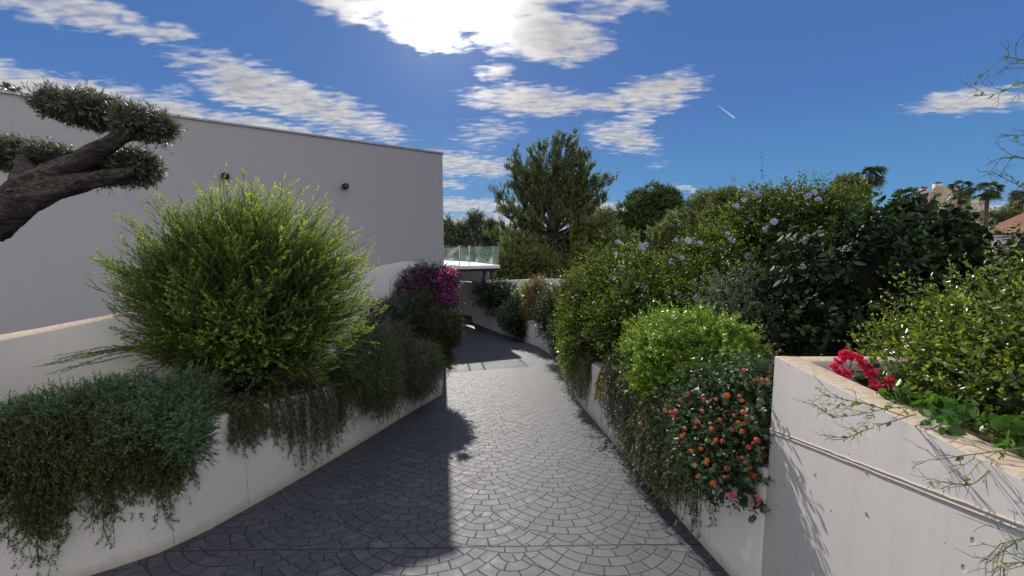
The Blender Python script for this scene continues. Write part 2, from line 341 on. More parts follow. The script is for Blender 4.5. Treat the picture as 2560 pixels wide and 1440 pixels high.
def road_mat():
    m, t = mat('stamped_paving')
    pos = t.n('ShaderNodeNewGeometry').outputs['Position']
    wob = t.vm('SCALE', t.vm('SUBTRACT', t.noise(pos, 3.5, 3, .5).outputs['Color'], (.5, .5, .5)), .05)
    wp = t.vm('ADD', pos, wob)
    s3 = t.n('ShaderNodeSeparateXYZ', ins={0: wp}); X, Y = s3.outputs[0], s3.outputs[1]
    # each poured bay (joints across the drive) shifts the fans a little
    R, DR, BL = .735, .105, .172
    bay = t.m('GREATER_THAN', Y, 3.02)
    X = t.m('ADD', X, t.m('MULTIPLY', bay, .27)); Y2 = t.m('ADD', Y, t.m('MULTIPLY', bay, .12))
    H = R/2      # rows overlap like scales that sag towards the viewer
    row = t.m('FLOOR', t.m('DIVIDE', Y2, H)); fy = t.m('SUBTRACT', t.m('DIVIDE', Y2, H), row)
    def cell(r):
        xs = t.m('DIVIDE', t.m('ADD', X, t.m('MULTIPLY', t.m('ABSOLUTE', t.m('MODULO', r, 2.0)), R)), 2*R)
        k = t.m('ROUND', xs); return t.m('MULTIPLY', t.m('SUBTRACT', xs, k), 2*R), k
    r1 = t.m('ADD', row, 2.0); r2 = t.m('ADD', row, 1.0)
    x1, k1 = cell(r1); y1 = t.m('MULTIPLY', t.m('SUBTRACT', fy, 2.0), H)
    x2, k2 = cell(r2); y2 = t.m('MULTIPLY', t.m('SUBTRACT', fy, 1.0), H)
    d1 = t.m('SQRT', t.m('ADD', t.m('MULTIPLY', x1, x1), t.m('MULTIPLY', y1, y1)))
    d2 = t.m('SQRT', t.m('ADD', t.m('MULTIPLY', x2, x2), t.m('MULTIPLY', y2, y2)))
    sel = t.m('LESS_THAN', d1, R)
    def pick(a, b): return t.m('ADD', t.m('MULTIPLY', sel, a), t.m('MULTIPLY', t.m('SUBTRACT', 1.0, sel), b))
    d = pick(d1, d2); xx = pick(x1, x2); yy = pick(y1, y2); rid = pick(r1, r2); kid = pick(k1, k2)
    rn = t.m('DIVIDE', d, DR); ring = t.m('FLOOR', rn); fr = t.m('SUBTRACT', rn, ring)
    jr = t.m('MULTIPLY', t.m('MINIMUM', fr, t.m('SUBTRACT', 1.0, fr)), DR)
    jr = t.m('MINIMUM', jr, t.m('ABSOLUTE', t.m('SUBTRACT', d1, R)))
    th = t.m('ARCTAN2', xx, t.m('MULTIPLY', yy, -1.0))
    an = t.m('ADD', t.m('DIVIDE', t.m('MULTIPLY', th, t.m('MULTIPLY', t.m('ADD', ring, .5), DR)), BL), t.m('ADD', t.m('MULTIPLY', ring, .37), t.m('MULTIPLY', rid, .61)))
    bi = t.m('FLOOR', an); fa = t.m('SUBTRACT', an, bi)
    ja = t.m('MULTIPLY', t.m('MINIMUM', fa, t.m('SUBTRACT', 1.0, fa)), BL)
    j = t.m('MINIMUM', jr, ja)
    # straight joints between the bays
    for yj in (3.02, 12.3):
        sp = t.n('ShaderNodeSeparateXYZ', ins={0: pos})
        j = t.m('MINIMUM', j, t.m('MULTIPLY', .55, t.m('ABSOLUTE', t.m('SUBTRACT', sp.outputs[1], t.m('ADD', yj, t.m('MULTIPLY', sp.outputs[0], 0.02))))))
    jn = t.m('ADD', j, t.m('MULTIPLY', t.m('SUBTRACT', t.noise(pos, 60, 3).outputs[0], .5), .005))
    stone = t.mr(jn, .0008, .0062, smooth=True)        # 0 in the joint, 1 on the stone
    idv = t.n('ShaderNodeCombineXYZ', ins={0: t.m('ADD', t.m('MULTIPLY', ring, 7.3), kid), 1: bi, 2: rid}).outputs[0]
    wn = t.n('ShaderNodeTexWhiteNoise', ins={'Vector': idv}).outputs['Value']
    big = t.noise(pos, .7, 5, .6).outputs[0]; mid = t.noise(pos, 9, 6, .7).outputs[0]; fine = t.noise(pos, 70, 5, .7).outputs[0]
    c = t.mix(t.mr(wn, 0, 1, .1, .8), (.054, .061, .080, 1), (.098, .102, .118, 1))
    c = t.mix(t.mr(big, .38, .68, 0, .7), c, (.060, .065, .084, 1))
    c = t.mix(t.mr(mid, .5, .75, 0, .55), c, (.19, .19, .195, 1))
    c = t.mix(t.mr(fine, .55, .8, 0, .35), c, (.07, .07, .075, 1))
    c = t.mix(stone, (.026, .027, .032, 1), c)
    hgt = t.m('ADD', t.m('MULTIPLY', stone, 1.0), t.m('ADD', t.m('MULTIPLY', mid, .45), t.m('ADD', t.m('MULTIPLY', fine, .12), t.m('MULTIPLY', wn, .25))))
    bp = t.n('ShaderNodeBump', ins={'Strength': .75, 'Distance': .010, 'Height': hgt})
    ro = t.mr(mid, .3, .7, .52, .72)
    pr = t.n('ShaderNodeBsdfPrincipled', ins={'Base Color': c, 'Roughness': ro, 'Specular IOR Level': .32, 'Normal': bp.outputs[0]})
    t.n('ShaderNodeOutputMaterial', ins={0: pr.outputs[0]})
    return m

M = {}
M['road'] = road_mat()
WB = (.74, .72, .685)
M['wall_l'] = wall_mat('left_wall_paint', WB, .7, .12, foot=True, joints=[(0, 3.03, .006), (0, 3.62, .006), (0, 4.95, .006), (0, 7.75, .005)], top=(.62, .53, .42))
M['wall_up'] = wall_mat('upper_wall_paint', WB, .5, .12, top=(.62, .53, .42))
M['wall_r'] = wall_mat('right_wall_paint', WB, .6, .3, foot=True, joints=[(0, 2.95, .005), (0, 4.75, .005), (0, 7.6, .005), (0, 15.4, .01)], top=(.62, .53, .42))
M['wall_near'] = wall_mat('near_wall_paint', (.54, .52, .495), .8, 1.3, joints=None, top=(.56, .45, .33))
M['wall_far'] = wall_mat('far_wall_paint', (.60, .59, .56), .5, 0, joints=[(0, 24.2, .02)], top=(.7, .68, .62))
M['render'] = wall_mat('house_render', (.43, .428, .438), .3, 0)
M['coping'] = plain('metal_coping', (.42, .42, .43), .5)
M['soil'] = plain('soil', (.07, .05, .035), .95, .1, var=.4, scale=9, bump=1, bscale=25)
M['dry'] = plain('dry_ground', (.13, .11, .06), .95, .1, var=.4, scale=.15)
M['black'] = plain('black_lamp_metal', (.02, .02, .024), .45)
M['lens'] = plain('lamp_glass', (.03, .03, .035), .4, .4)
M['slab'] = plain('terrace_slab', (.62, .62, .66), .6)
M['tile'] = plain('terrace_tiles', (.55, .52, .45), .6)
M['dark'] = plain('dark_trim_and_shade', (.06, .06, .07), .7)  # near-black for caps and post, and for painted shade under the terrace
M['steel'] = plain('column_paint', (.16, .19, .26), .5)
M['sling'] = plain('beige_sling', (.52, .47, .33), .8)
M['white'] = plain('white_paint', (.75, .75, .75), .5)
M['beige'] = plain('beige_render', (.62, .50, .38), .85, scale=.4)
M['pinkw'] = plain('pale_render', (.64, .49, .42), .85, scale=.4)
M['whitew'] = plain('whitewash', (.70, .70, .72), .85, scale=1)
M['window'] = plain('dark_window', (.05, .06, .08), .15, .6)
M['frame'] = plain('window_frame', (.5, .5, .5), .5)
M['clay'] = plain('clay_tiles', (.40, .235, .15), .85, scale=3, var=.3)
M['bark_o'] = bark('olive_bark', (.030, .026, .024), (.155, .128, .112), 16, (.45, 1, 1.5))
M['bark_p'] = bark('pine_bark', (.03, .024, .02), (.10, .075, .06), 3)
M['bark_s'] = bark('shrub_bark', (.06, .04, .03), (.17, .12, .09), 30)
M['palmt'] = bark('palm_bark', (.07, .05, .04), (.2, .15, .11), 3)
# foliage
M['lf_olive'] = leafmat('olive_leaf', (.035, .045, .028), (.13, .14, .10), (.30, .31, .24), .4, .18, .5)
M['lf_gold'] = leafmat('gold_heath_leaf', (.05, .11, .032), (.16, .26, .05), (.44, .52, .07), .5, .45, .3)
M['lf_blue'] = leafmat('bluegreen_leaf', (.046, .10, .055), (.13, .24, .125), (.21, .34, .15), .5, .3)
M['lf_rust'] = leafmat('rosemary_bronze', (.034, .062, .026), (.125, .165, .058), (.27, .26, .07), .55, .3)
M['lf_rose'] = leafmat('rosemary_leaf', (.046, .078, .044), (.17, .225, .115), (.29, .35, .16), .5, .28)
M['lf_dark'] = leafmat('dark_leaf', (.012, .026, .014), (.035, .07, .03), (.09, .15, .05), .32, .22, .6)
M['lf_vdark'] = leafmat('broad_dark_leaf', (.004, .010, .005), (.016, .036, .013), (.07, .15, .03), .6, .25, .2)
M['lf_grey'] = leafmat('grey_leaf', (.05, .075, .055), (.13, .17, .12), (.22, .27, .18), .45, .25)
M['lf_plum'] = leafmat('plumbago_leaf', (.008, .019, .005), (.058, .096, .018), (.26, .35, .04), .5, .38, .16)
M['lf_lime'] = leafmat('lime_leaf', (.055, .12, .020), (.17, .29, .035), (.33, .46, .05), .32, .40, .5)
M['lf_lant'] = leafmat('lantana_leaf', (.020, .045, .018), (.07, .12, .05), (.17, .25, .12), .45, .25, .4)
M['lf_yel'] = leafmat('yellowgreen_leaf', (.012, .032, .006), (.078, .15, .020), (.32, .39, .05), .33, .40, .5)
M['lf_orange'] = leafmat('bronze_leaf', (.07, .06, .02), (.20, .16, .04), (.34, .20, .05), .4, .35)
M['lf_purp'] = leafmat('bougainvillea_leaf', (.030, .014, .032), (.085, .032, .075), (.10, .06, .06), .4, .2)
M['bract'] = leafmat('magenta_bract', (.38, .03, .28), (.62, .10, .46), (.75, .25, .55), .5, .45, .2, 1.0)
M['lf_pine'] = leafmat('pine_needles', (.060, .095, .042), (.18, .23, .09), (.33, .35, .14), .55, .30)
M['lf_pine2'] = leafmat('stone_pine_needles', (.022, .046, .014), (.07, .12, .03), (.16, .21, .05), .6, .25)
M['lf_ivy'] = leafmat('ivy_leaf', (.025, .075, .010), (.07, .17, .025), (.2, .34, .05), .4, .35)
M['lf_edge'] = leafmat('sun_edged_leaf', (.012, .022, .012), (.05, .075, .028), (.30, .30, .07), .5, .3)  # gold tip colour is painted sunlight on the rounded shrub's edge
M['lf_far'] = leafmat('far_leaf', (.038, .060, .020), (.125, .165, .042), (.24, .26, .07), .6, .28)
M['lf_cyp'] = leafmat('row_tree_leaf', (.032, .048, .026), (.09, .125, .058), (.18, .20, .10), .6, .22)
M['lf_palm'] = leafmat('palm_leaf', (.03, .05, .02), (.09, .12, .05), (.20, .22, .10), .45, .25)
M['stem'] = plain('green_stem', (.13, .14, .06), .7)
def petal(name, a, b, c, tr=.3):
    return leafmat(name, a, b, c, .5, tr, .2, 1.0)
M['fl_org'] = petal('orange_florets', (.75, .22, .03), (.80, .10, .05), (.85, .50, .05))
M['fl_pnk'] = petal('coral_florets', (.72, .07, .08), (.80, .14, .16), (.85, .40, .15))
M['fl_hot'] = petal('pink_florets', (.70, .04, .16), (.78, .10, .32), (.85, .35, .4))
M['fl_blue'] = petal('blue_florets', (.30, .36, .75), (.42, .48, .85), (.6, .65, .9))
M['fl_red'] = petal('red_petals', (.62, .015, .08), (.78, .03, .17), (.85, .15, .3))
M['fl_whi'] = petal('white_petals', (.75, .76, .7), (.8, .8, .78), (.8, .8, .6))
M['fl_yel'] = petal('yellow_petals', (.25, .22, .03), (.42, .34, .04), (.5, .42, .07))

def glass_mat():
    m, t = mat('green_tinted_glass')
    tr = t.n('ShaderNodeBsdfTransparent', ins={0: (.955, .995, .97, 1)}); gl = t.n('ShaderNodeBsdfGlossy', ins={0: (.85, .95, .9, 1), 1: .02})
    df = t.n('ShaderNodeBsdfDiffuse', ins={0: (.42, .52, .46, 1)})
    fr = t.m('ADD', .03, t.m('MULTIPLY', .5, t.m('POWER', t.n('ShaderNodeLayerWeight', ins={0: .5}).outputs['Facing'], 5.0)))
    a = t.n('ShaderNodeMixShader', ins={0: .05, 1: tr.outputs[0], 2: df.outputs[0]})
    b = t.n('ShaderNodeMixShader', ins={0: fr, 1: a.outputs[0], 2: gl.outputs[0]})
    t.n('ShaderNodeOutputMaterial', ins={0: b.outputs[0]}); return m
M['glass'] = glass_mat()

# ------------------------------------------------------------------ the ground
def zroad(y):
    y = np.asarray(y, float)
    a = np.clip(y, -60, 12.0); b = np.clip(y-12.0, 0, 10.0)
    return -2.0 - .12*a - (.12*b - .12*b*b/20)*.62
def grid(xs, ys, fz):
    X, Y = np.meshgrid(xs, ys); Z = fz(X, Y)
    V = np.c_[X.ravel(), Y.ravel(), Z.ravel()]; n = len(xs); mm = len(ys)
    i = np.arange(mm-1)[:, None]*n+np.arange(n-1)[None]
    return V, np.stack([i, i+1, i+n+1, i+n], axis=-1).reshape(-1, 4)
b = MB(); b.add(*grid(np.linspace(-13, 3.2, 40), np.linspace(-14, 27, 120), lambda X, Y: zroad(Y)))
tag(b.build('driveway', M['road'], smooth=True, attrs=False), kind='structure', label='grey stamped fan pattern driveway sloping down between white walls')
def sms(a, b_, x): t_ = np.clip((x-a)/(b_-a), 0, 1); return t_*t_*(3-2*t_)
def zterr(X, Y):
    D = np.hypot(X, Y)
    z = -6.2 - 6*sms(40, 300, D) + 0*X
    hill = 4*sms(12, 70, X)*sms(5, 40, Y+20) - 2*sms(80, 200, X)
    z = z + (hill+2.5*sms(6, 20, X))
    z = z + 12*sms(500, 1500, D)*np.clip(np.sin(X*.004+1)*.3+.25, 0, 1)
    return z
sg = np.sign
gx = np.linspace(-1, 1, 161); gx = sg(gx)*np.abs(gx)**3*4000
b = MB(); b.add(*grid(gx, gx+0, zterr))
tag(b.build('ground', M['dry'], smooth=True, attrs=False), kind='structure', label='dry garden ground falling away to the horizon')

# ------------------------------------------------------------------ walls
def offset(path, d):
    p = np.asarray(path, float); t_ = np.gradient(p, axis=0); t_ /= np.linalg.norm(t_, axis=1, keepdims=True)
    n = np.c_[-t_[:, 1], t_[:, 0]]; return p + n*d
def resample(path, extra, step):
    p = np.asarray(path, float); s = np.r_[0, np.cumsum(np.linalg.norm(np.diff(p, axis=0), axis=1))]
    n = max(2, int(s[-1]/step)+1); q_ = np.linspace(0, s[-1], n)
    return np.c_[np.interp(q_, s, p[:, 0]), np.interp(q_, s, p[:, 1])], [np.interp(q_, s, e_) for e_ in extra]
def smooth_path(p, it=2):
    p = np.asarray(p, float)
    for _ in range(it):
        a = p[:-1]*.75+p[1:]*.25; c = p[:-1]*.25+p[1:]*.75
        p = np.vstack([p[:1], np.stack([a, c], 1).reshape(-1, p.shape[1]), p[-1:]])
    return p
def wallmesh(mb, path, zt, zb, th):
    """solid wall: face on the path, body on its left side (offset +th)"""
    p = np.asarray(path, float); o = offset(p, th); n = len(p)
    zt = np.broadcast_to(zt, (n,)); zb = np.broadcast_to(zb, (n,))
    V = np.vstack([np.c_[p, zb], np.c_[p, zt], np.c_[o, zt], np.c_[o, zb]])
    Fq = []
    for i in range(n-1):
        for k in range(4): k2 = (k+1) % 4; Fq.append([k*n+i, k*n+i+1, k2*n+i+1, k2*n+i])
    Fq.append([0, n, 2*n, 3*n]); Fq.append([n-1, 4*n-1, 3*n-1, 2*n-1])
    mb.add(V, np.array(Fq)[:, ::-1]); return mb
# left planter wall: face path from near to far (body lies to the left)
LP = smooth_path([(-5.6, .9), (-4.4, 1.75), (-3.5, 2.33), (-3.03, 2.68), (-2.68, 3.03), (-2.42, 3.95), (-2.1, 5.3), (-1.81, 6.75), (-1.47, 8.14)], 1)
LP = np.vstack([LP, [(-1.60, 9.0), (-1.85, 10.5), (-2.15, 12.2)]])
def ltop(y): return zroad(y) + .98 - .02*np.clip(y-3, 0, 6)
b = wallmesh(MB(), LP, ltop(LP[:, 1]), zroad(LP[:, 1])-.4, .18)
tag(b.build('planter_wall', M['wall_l'], bevel=.012, attrs=False), 'low pale concrete planter wall along the shaded left side of the driveway', 'wall', 'white garden walls')
# left upper wall with sunlit coping
up = [(-4.8, 1.0, -.80), (-4.5, 2.4, -.76), P(0, 855, 3.3), P(270, 797, 3.8), P(595, 736, 4.55), (-2.85, 6.5, -.42), P(960, 669, 8.4), P(1043, 653, 10.2)]
up = smooth_path(np.array(up), 2)
b = wallmesh(MB(), up[:, :2], up[:, 2], -3.4, .36)
tag(b.build('retaining_wall', M['wall_up'], bevel=.015, attrs=False), 'taller grey wall with sunlit sand coloured top behind the big green bush', 'wall', 'white garden walls')
# bed between them
b = MB(); sl = offset(LP, .1)
n_ = 40; pu, _ = resample(up[:, :2], [], .3)
def bedquad(pa, pb, za, zb_):
    a_, _ = resample(pa, [], np.sum(np.linalg.norm(np.diff(pa, axis=0), axis=1))/n_); c_, _ = resample(pb, [], np.sum(np.linalg.norm(np.diff(pb, axis=0), axis=1))/n_)
    k = min(len(a_), len(c_)); a_ = a_[:k]; c_ = c_[:k]
    V = []; m_ = 8
    rr = np.random.default_rng(5)
    for i in range(k):
        for j in range(m_+1):
            f = j/m_; p_ = a_[i]*(1-f)+c_[i]*f
            V.append((p_[0], p_[1], za(a_[i][1])*(1-f)+zb_(c_[i][1])*f + (rr.uniform(-.03, .03) if 0 < j < m_ else 0)))
    i = np.arange(k-1)[:, None]*(m_+1)+np.arange(m_)[None]
    return np.array(V), np.stack([i, i+1, i+m_+2, i+m_+1], axis=-1).reshape(-1, 4)
b.add(*bedquad(sl, offset(up[:, :2], .02), lambda y: ltop(y)-.06, lambda y: ltop(y)+.1))
tag(b.build('soil_left', M['soil'], smooth=True, attrs=False), 'dark soil of the left planting bed', None, kind='structure')

# right low wall (face path far to near, so the body lies on the right)
RP0 = [(-1.05, 19.3), (.95, 15.5), (1.30, 14.0), (1.45, 12.5), (1.36, 10.75), (1.26, 9.2), (1.275, 7.7), (1.375, 5.9), (1.49, 3.95), (1.54, 3.0), (1.60, 2.4)]
RP = smooth_path(RP0, 1)
def rtop(y): return zroad(y)+.93
b = wallmesh(MB(), RP, rtop(RP[:, 1]), zroad(RP[:, 1])-.4, .18)
tag(b.build('planter_wall', M['wall_r'], bevel=.012, attrs=False), 'long low curved planter wall under the flowering shrubs right of the driveway', 'wall', 'white garden walls')
# right near tall wall
ZN = -.63
RN = smooth_path([(1.600, 2.392), (1.60, 2.36), (1.52, 1.75), (1.42, 1.05), (1.34, .2), (1.34, -3), (1.6, -8)], 1)
ne = empty('garden_wall', (1.6, 2.3, -2.2), 'tall pale pitted concrete wall beside the camera with sand coloured top and red flowers', 'wall', 'white garden walls')
b = wallmesh(MB(), RN, ZN, zroad(RN[:, 1])-.4, .135)
b.build('wall_panel', M['wall_near'], ne, bevel=.014, attrs=False)
b = MB(); b.box((2.1, 2.335, -1.4), (.73, .13, 1.534)); b.build('return_wall', M['wall_near'], ne, bevel=.014, attrs=False)
# formwork ridge: two thin raised lines
def ridge(y): return -1.10 + (2.39-y)*.25
for dz_ in (0.008, -0.008):
    pts = [(x-.002, y, ridge(y)+dz_) for x, y in RN if y > -1.2]
    pts, _e = resample(np.array(pts)[:, :2], [np.array(pts)[:, 2]], .05)
    pr_ = np.c_[pts, _e[0]]; pr_[:, 2] += np.random.default_rng(int(dz_*1e4)+500).normal(0, .0009, len(pr_))
    MB().tubes(pr_, .0048, .0048, 6).build('form_ridge', M['wall_near'], ne, attrs=False)
rg = np.random.default_rng(8)
def blob_on_wall(y, z, r):
    x = np.interp(-y, -RN[:, 1], RN[:, 0])
    th = np.linspace(0, 2*math.pi, 11)[:-1]; V = [(x-.007, y, z)]+[(x-.004+.004, y+math.cos(a)*r*rg.uniform(.5, .9), z+math.sin(a)*r*rg.uniform(1.0, 1.7)) for a in th]
    return np.array(V), np.array([[0, 1+(i+1) % 10, 1+i] for i in range(10)])
b = MB()
for (y, z, r) in ((2.31, -1.02, .02), (2.29, -1.16, .018), (1.95, -1.13, .008), (1.62, -.93, .008), (1.6, -1.1, .01), (1.16, -1.02, .012), (1.33, -.80, .008), (2.08, -1.22, .006)):
    b.add(*blob_on_wall(y, z, r))
b.build('filler_patch', M['wall_near'], ne, attrs=False)
# far walls
fw = [(-1.05, 19.3), (-2.17, 21.5)]
b = wallmesh(MB(), fw[::-1], [-1.55, -1.5], -4.6, .22)
tag(b.build('boundary_wall', M['wall_far'], bevel=.015, attrs=False), 'short forward stepping white wall section at the bend of the driveway', 'wall', 'white garden walls')
bw = smooth_path([(-11, 23.2), (-6.5, 24.3), (-4.2, 24.6), (-2.4, 24.0), (-2.1, 21.9)], 1)
b = wallmesh(MB(), bw, -1.78, -4.6, .22)
tag(b.build('boundary_wall', M['wall_far'], bevel=.015, attrs=False), 'curved white wall closing the far end of the driveway below the terrace', 'wall', 'white garden walls')
rw = smooth_path([(-.93, 19.5), (-.2, 20.2), (2.9, 20.6), (9, 20.0), (16, 18.5)], 1)
b = wallmesh(MB(), rw, -1.42+.02*rw[:, 0], -4.6, .2)
tag(b.build('boundary_wall', M['wall_far'], bevel=.015, attrs=False), 'straight white wall behind the far shrubs under the tall pine', 'wall', 'white garden walls')
# right bed and slope behind the right walls
def zright(X, Y):
    base = zroad(np.clip(Y, -20, 20))+.85
    hi = sms(1.0, 2.7, 2.7-(Y-0.3)*0.85) if False else 1-sms(2.25, 2.34, Y)
    near = -.78
    z = base*(1-hi)+near*hi
    return z*1.0 + .25*sms(2.5, 9, X)*5 + .07*np.clip(X-9, 0, 30) - .0*X
def right_bed():
    ys = np.r_[np.linspace(-10, 2, 14), np.linspace(2.26, 2.34, 3), np.linspace(2.5, 20.3, 40)]
    V = []; nx = 16
    pth = np.vstack([RP, RN[1:]]); o = pth[np.argsort(pth[:, 1])]
    for y in ys:
        x0 = np.interp(y, o[:, 1], o[:, 0])+.06
        for i in range(nx+1):
            x = x0+(26-x0)*(i/nx)**2
            V.append((x, y, float(zright(x, y))))
    i = np.arange(len(ys)-1)[:, None]*(nx+1)+np.arange(nx)[None]
    return np.array(V), np.stack([i, i+1, i+nx+2, i+nx+1], axis=-1).reshape(-1, 4)
b = MB(); b.add(*right_bed())
tag(b.build('soil_right', M['soil'], smooth=True, attrs=False), 'dark soil of the right planting bed and bank', None, kind='structure')

# ------------------------------------------------------------------ the white house
A = np.array([-2.07, 12.20]); Bf = np.array([-9.37, 7.61]); fd = (Bf-A)/np.linalg.norm(Bf-A); fn = np.array([fd[1], -fd[0]]);
if fn@(-A) < 0: fn = -fn
def facade(px, py, off=0.0):
    r = ray(px, py); t_ = (A@fn + off)/(r[:2]@fn); return r*t_
he = empty('white_house', (-2.07, 12.2, -4), 'large plain pale grey rendered house with a blank facade above the green bush', 'house')
C2 = A+fd*19; back = -fn
poly = [A, A+back*7, C2+back*7, C2]
def ccw(p): 
    p = np.array(p); a_ = np.sum(p[:, 0]*np.roll(p[:, 1], -1)-np.roll(p[:, 0], -1)*p[:, 1]); return p if a_ > 0 else p[::-1]
b = MB().prism(ccw(poly), -5.0, 2.90); b.build('wall', M['render'], he, attrs=False)
ex = .035
poly2 = [A+fn*ex-fd*ex, A+back*7-fd*ex-fn*ex, C2+back*7-fn*ex, C2+fn*ex]
b = MB().prism(ccw(poly2), 2.903, 2.945); b.build('roof_coping', M['coping'], he, attrs=False)
for i, (px, py, lab) in enumerate(((564, 441, 'small black hexagonal wall lamp on the facade right above the bush'), (863, 466, 'small black hexagonal wall lamp nearer the house corner, clear of the bush'))):
    c = facade(px, py, 0.0); n3 = np.array([fn[0], fn[1], 0])
    le = empty('wall_lamp', c, lab, 'wall lamp', 'black lamps on the house facade')
    s3 = np.array([fd[0], fd[1], 0]); z3 = np.array([0, 0, 1.0])
    ring = [s3*math.sin(a)*.085+z3*math.cos(a)*.085 for a in np.arange(6)*math.pi/3]
    inner = [v_*.62 for v_ in ring]
    V = [c+n3*.012+v_ for v_ in ring]+[c+n3*.10+v_ for v_ in ring]+[c+n3*.135+v_ for v_ in inner]
    Fq = [[k, (k+1) % 6, 6+(k+1) % 6, 6+k] for k in range(6)]+[[6+k, 6+(k+1) % 6, 12+(k+1) % 6, 12+k] for k in range(6)]
    b = MB().add(V, Fq); b.add(V, [[12, 13, 14, 15], [15, 16, 17, 12]]); b.add(V, [[5, 4, 3, 2], [5, 2, 1, 0]]); b.build('lamp_body', M['black'], le, attrs=False)
    MB().bar(c+n3*.002, c+n3*.02, .05, .05).build('bracket', M['black'], le, attrs=False)
    b = MB(); V = [c+n3*.137+v_*.8 for v_ in inner]; b.add(V, [[0, 1, 2, 3], [3, 4, 5, 0]]); b.build('lamp_lens', M['lens'], le, attrs=False)

# ------------------------------------------------------------------ terrace with glass rail
te = empty('terrace', (-.54, 18.1, -4.0), 'raised white terrace slab with green tinted glass balustrade beyond the house corner', 'terrace')
ZF = -.60
tp = [(-.54, 18.1), (-1.2, 20.4), (-2.45, 24.3), (-4.9, 28.8), (-12, 30.5), (-12, 15.2), (-2.87, 16.75)]
b = MB().prism(ccw(tp), ZF-.13, ZF-.004); b.build('slab', M['slab'], te, bevel=.008, attrs=False)
b = MB().prism(ccw([(x_+.06, y_+.05) for x_, y_ in [(-.75, 18.2), (-1.3, 20.3), (-2.6, 24.2), (-5, 28.5), (-11.8, 30), (-11.8, 15.5), (-2.9, 16.9)]]), ZF-.26, ZF-.133); b.build('soffit', M['dark'], te, attrs=False)  # slab underside, its shade put into the dark colour
tin = [(-.75, 18.22), (-1.36, 20.4), (-2.6, 24.2), (-5.0, 28.5), (-11.8, 30.2), (-11.8, 15.6), (-2.9, 16.95)]
b = MB().prism(ccw(tin), ZF-.003, ZF+.012); b.build('floor_tiles', M['tile'], te, attrs=False)
MB().box((-1.33, 20.3, -2.6), (.28, .28, 3.58)).build('column', M['steel'], te, attrs=False)
MB().box((-6.2, 27.0, -2.6), (9.1, .2, 3.5)).build('shade_backdrop', M['dark'], te, attrs=False)  # dark sheet added in place of the shade under the terrace
MB().bar((-.8, 18.5, ZF-.27), (-2.6, 24.2, ZF-.27), .2, .13).build('edge_beam', M['steel'], te, attrs=False)
def glass_run(pts, z0, h):
    for a_, c_ in zip(pts[:-1], pts[1:]):
        a_ = np.array(a_, float); c_ = np.array(c_, float); d_ = (c_-a_)/np.linalg.norm(c_-a_); a2 = a_+d_*.02; c2 = c_-d_*.02
        g_ = MB().bar((*a2, z0+h/2), (*c2, z0+h/2), .012, h).build('glass_panel', M['glass'], te, attrs=False)
fr = [(-.60, 18.12), (-1.85, 17.40), (-2.25, 17.17), (-2.95, 16.76), (-4.4, 16.3), (-6, 16.0), (-8, 15.7)]
glass_run(fr, ZF+.01, .86)
glass_run([(-.60, 18.2), (-1.27, 20.4), (-2.5, 24.3), (-4.9, 28.6), (-8, 29.4), (-11.5, 30.1)], ZF+.01, .86)
for c_ in fr[1:4]:
    MB().box((c_[0], c_[1], ZF+.44), (.035, .035, .88)).build('glass_clamp', M['white'], te, attrs=False)
# lounger
lo = empty('sun_lounger', (-3.1, 18.6, ZF+.012), 'beige sling lounger with raised back and thin white legs on the terrace', 'sun lounger')
z0 = ZF+.012; lx, ly = -3.05, 18.7
V = []; 
MB().bar((lx-1.25, ly+.3, z0+.30), (lx+.0, ly, z0+.30), .55, .03).build('seat', M['sling'], lo, attrs=False)
MB().bar((lx+.0, ly, z0+.31), (lx+.50, ly-.12, z0+.78), .55, .03).build('backrest', M['sling'], lo, attrs=False)
for s_ in (-1, 1):
    off_ = np.array([.07, .28, 0])*s_
    for xx_ in (-1.1, .25):
        MB().bar(np.array([lx+xx_, ly-xx_*.24, z0+.29])+off_, np.array([lx+xx_+.06, ly-xx_*.24, z0])+off_, .03, .03).build('leg', M['white'], lo, attrs=False)
    MB().bar(np.array([lx-1.2, ly+.29, z0+.26])+off_, np.array([lx+.35, ly-.08, z0+.26])+off_, .03, .03).build('side_rail', M['white'], lo, attrs=False)

# ------------------------------------------------------------------ plants: growth helpers
def grow(rng, B, D, L, nseg=6, g=0.0, jit=.12, pull=None):
    """paths of M strands; g > 0 hangs, g < 0 reaches up"""
    n = len(B); L = np.broadcast_to(np.asarray(L, float), (n,))
    pts = [B]; D = nrm(D.copy()); st = (L/nseg)[:, None]
    g = np.broadcast_to(np.asarray(g, float), (n,))[:, None]
    for i in range(nseg):
        D = nrm(D + np.array([0, 0, -1.0])*g + rng.normal(size=(n, 3))*jit)
        pts.append(pts[-1]+D*st)
    return np.stack(pts, axis=1)
def sample(rng, paths, k, s0=.1, s1=1.0):
    n, m, _ = paths.shape
    s = s0+(s1-s0)*((np.arange(k)[None]+rng.random((n, k)))/k); f = s*(m-1); i = np.clip(np.floor(f).astype(int), 0, m-2); w = (f-i)[..., None]
    idx = np.arange(n)[:, None]
    a = paths[idx, i]; c = paths[idx, i+1]
    return (a*(1-w)+c*w).reshape(-1, 3), nrm(c-a).reshape(-1, 3), s.ravel()
def perp(rng, Tn):
    r = rdir(rng, len(Tn)); p_ = r-Tn*np.sum(r*Tn, axis=1, keepdims=True); return nrm(p_)
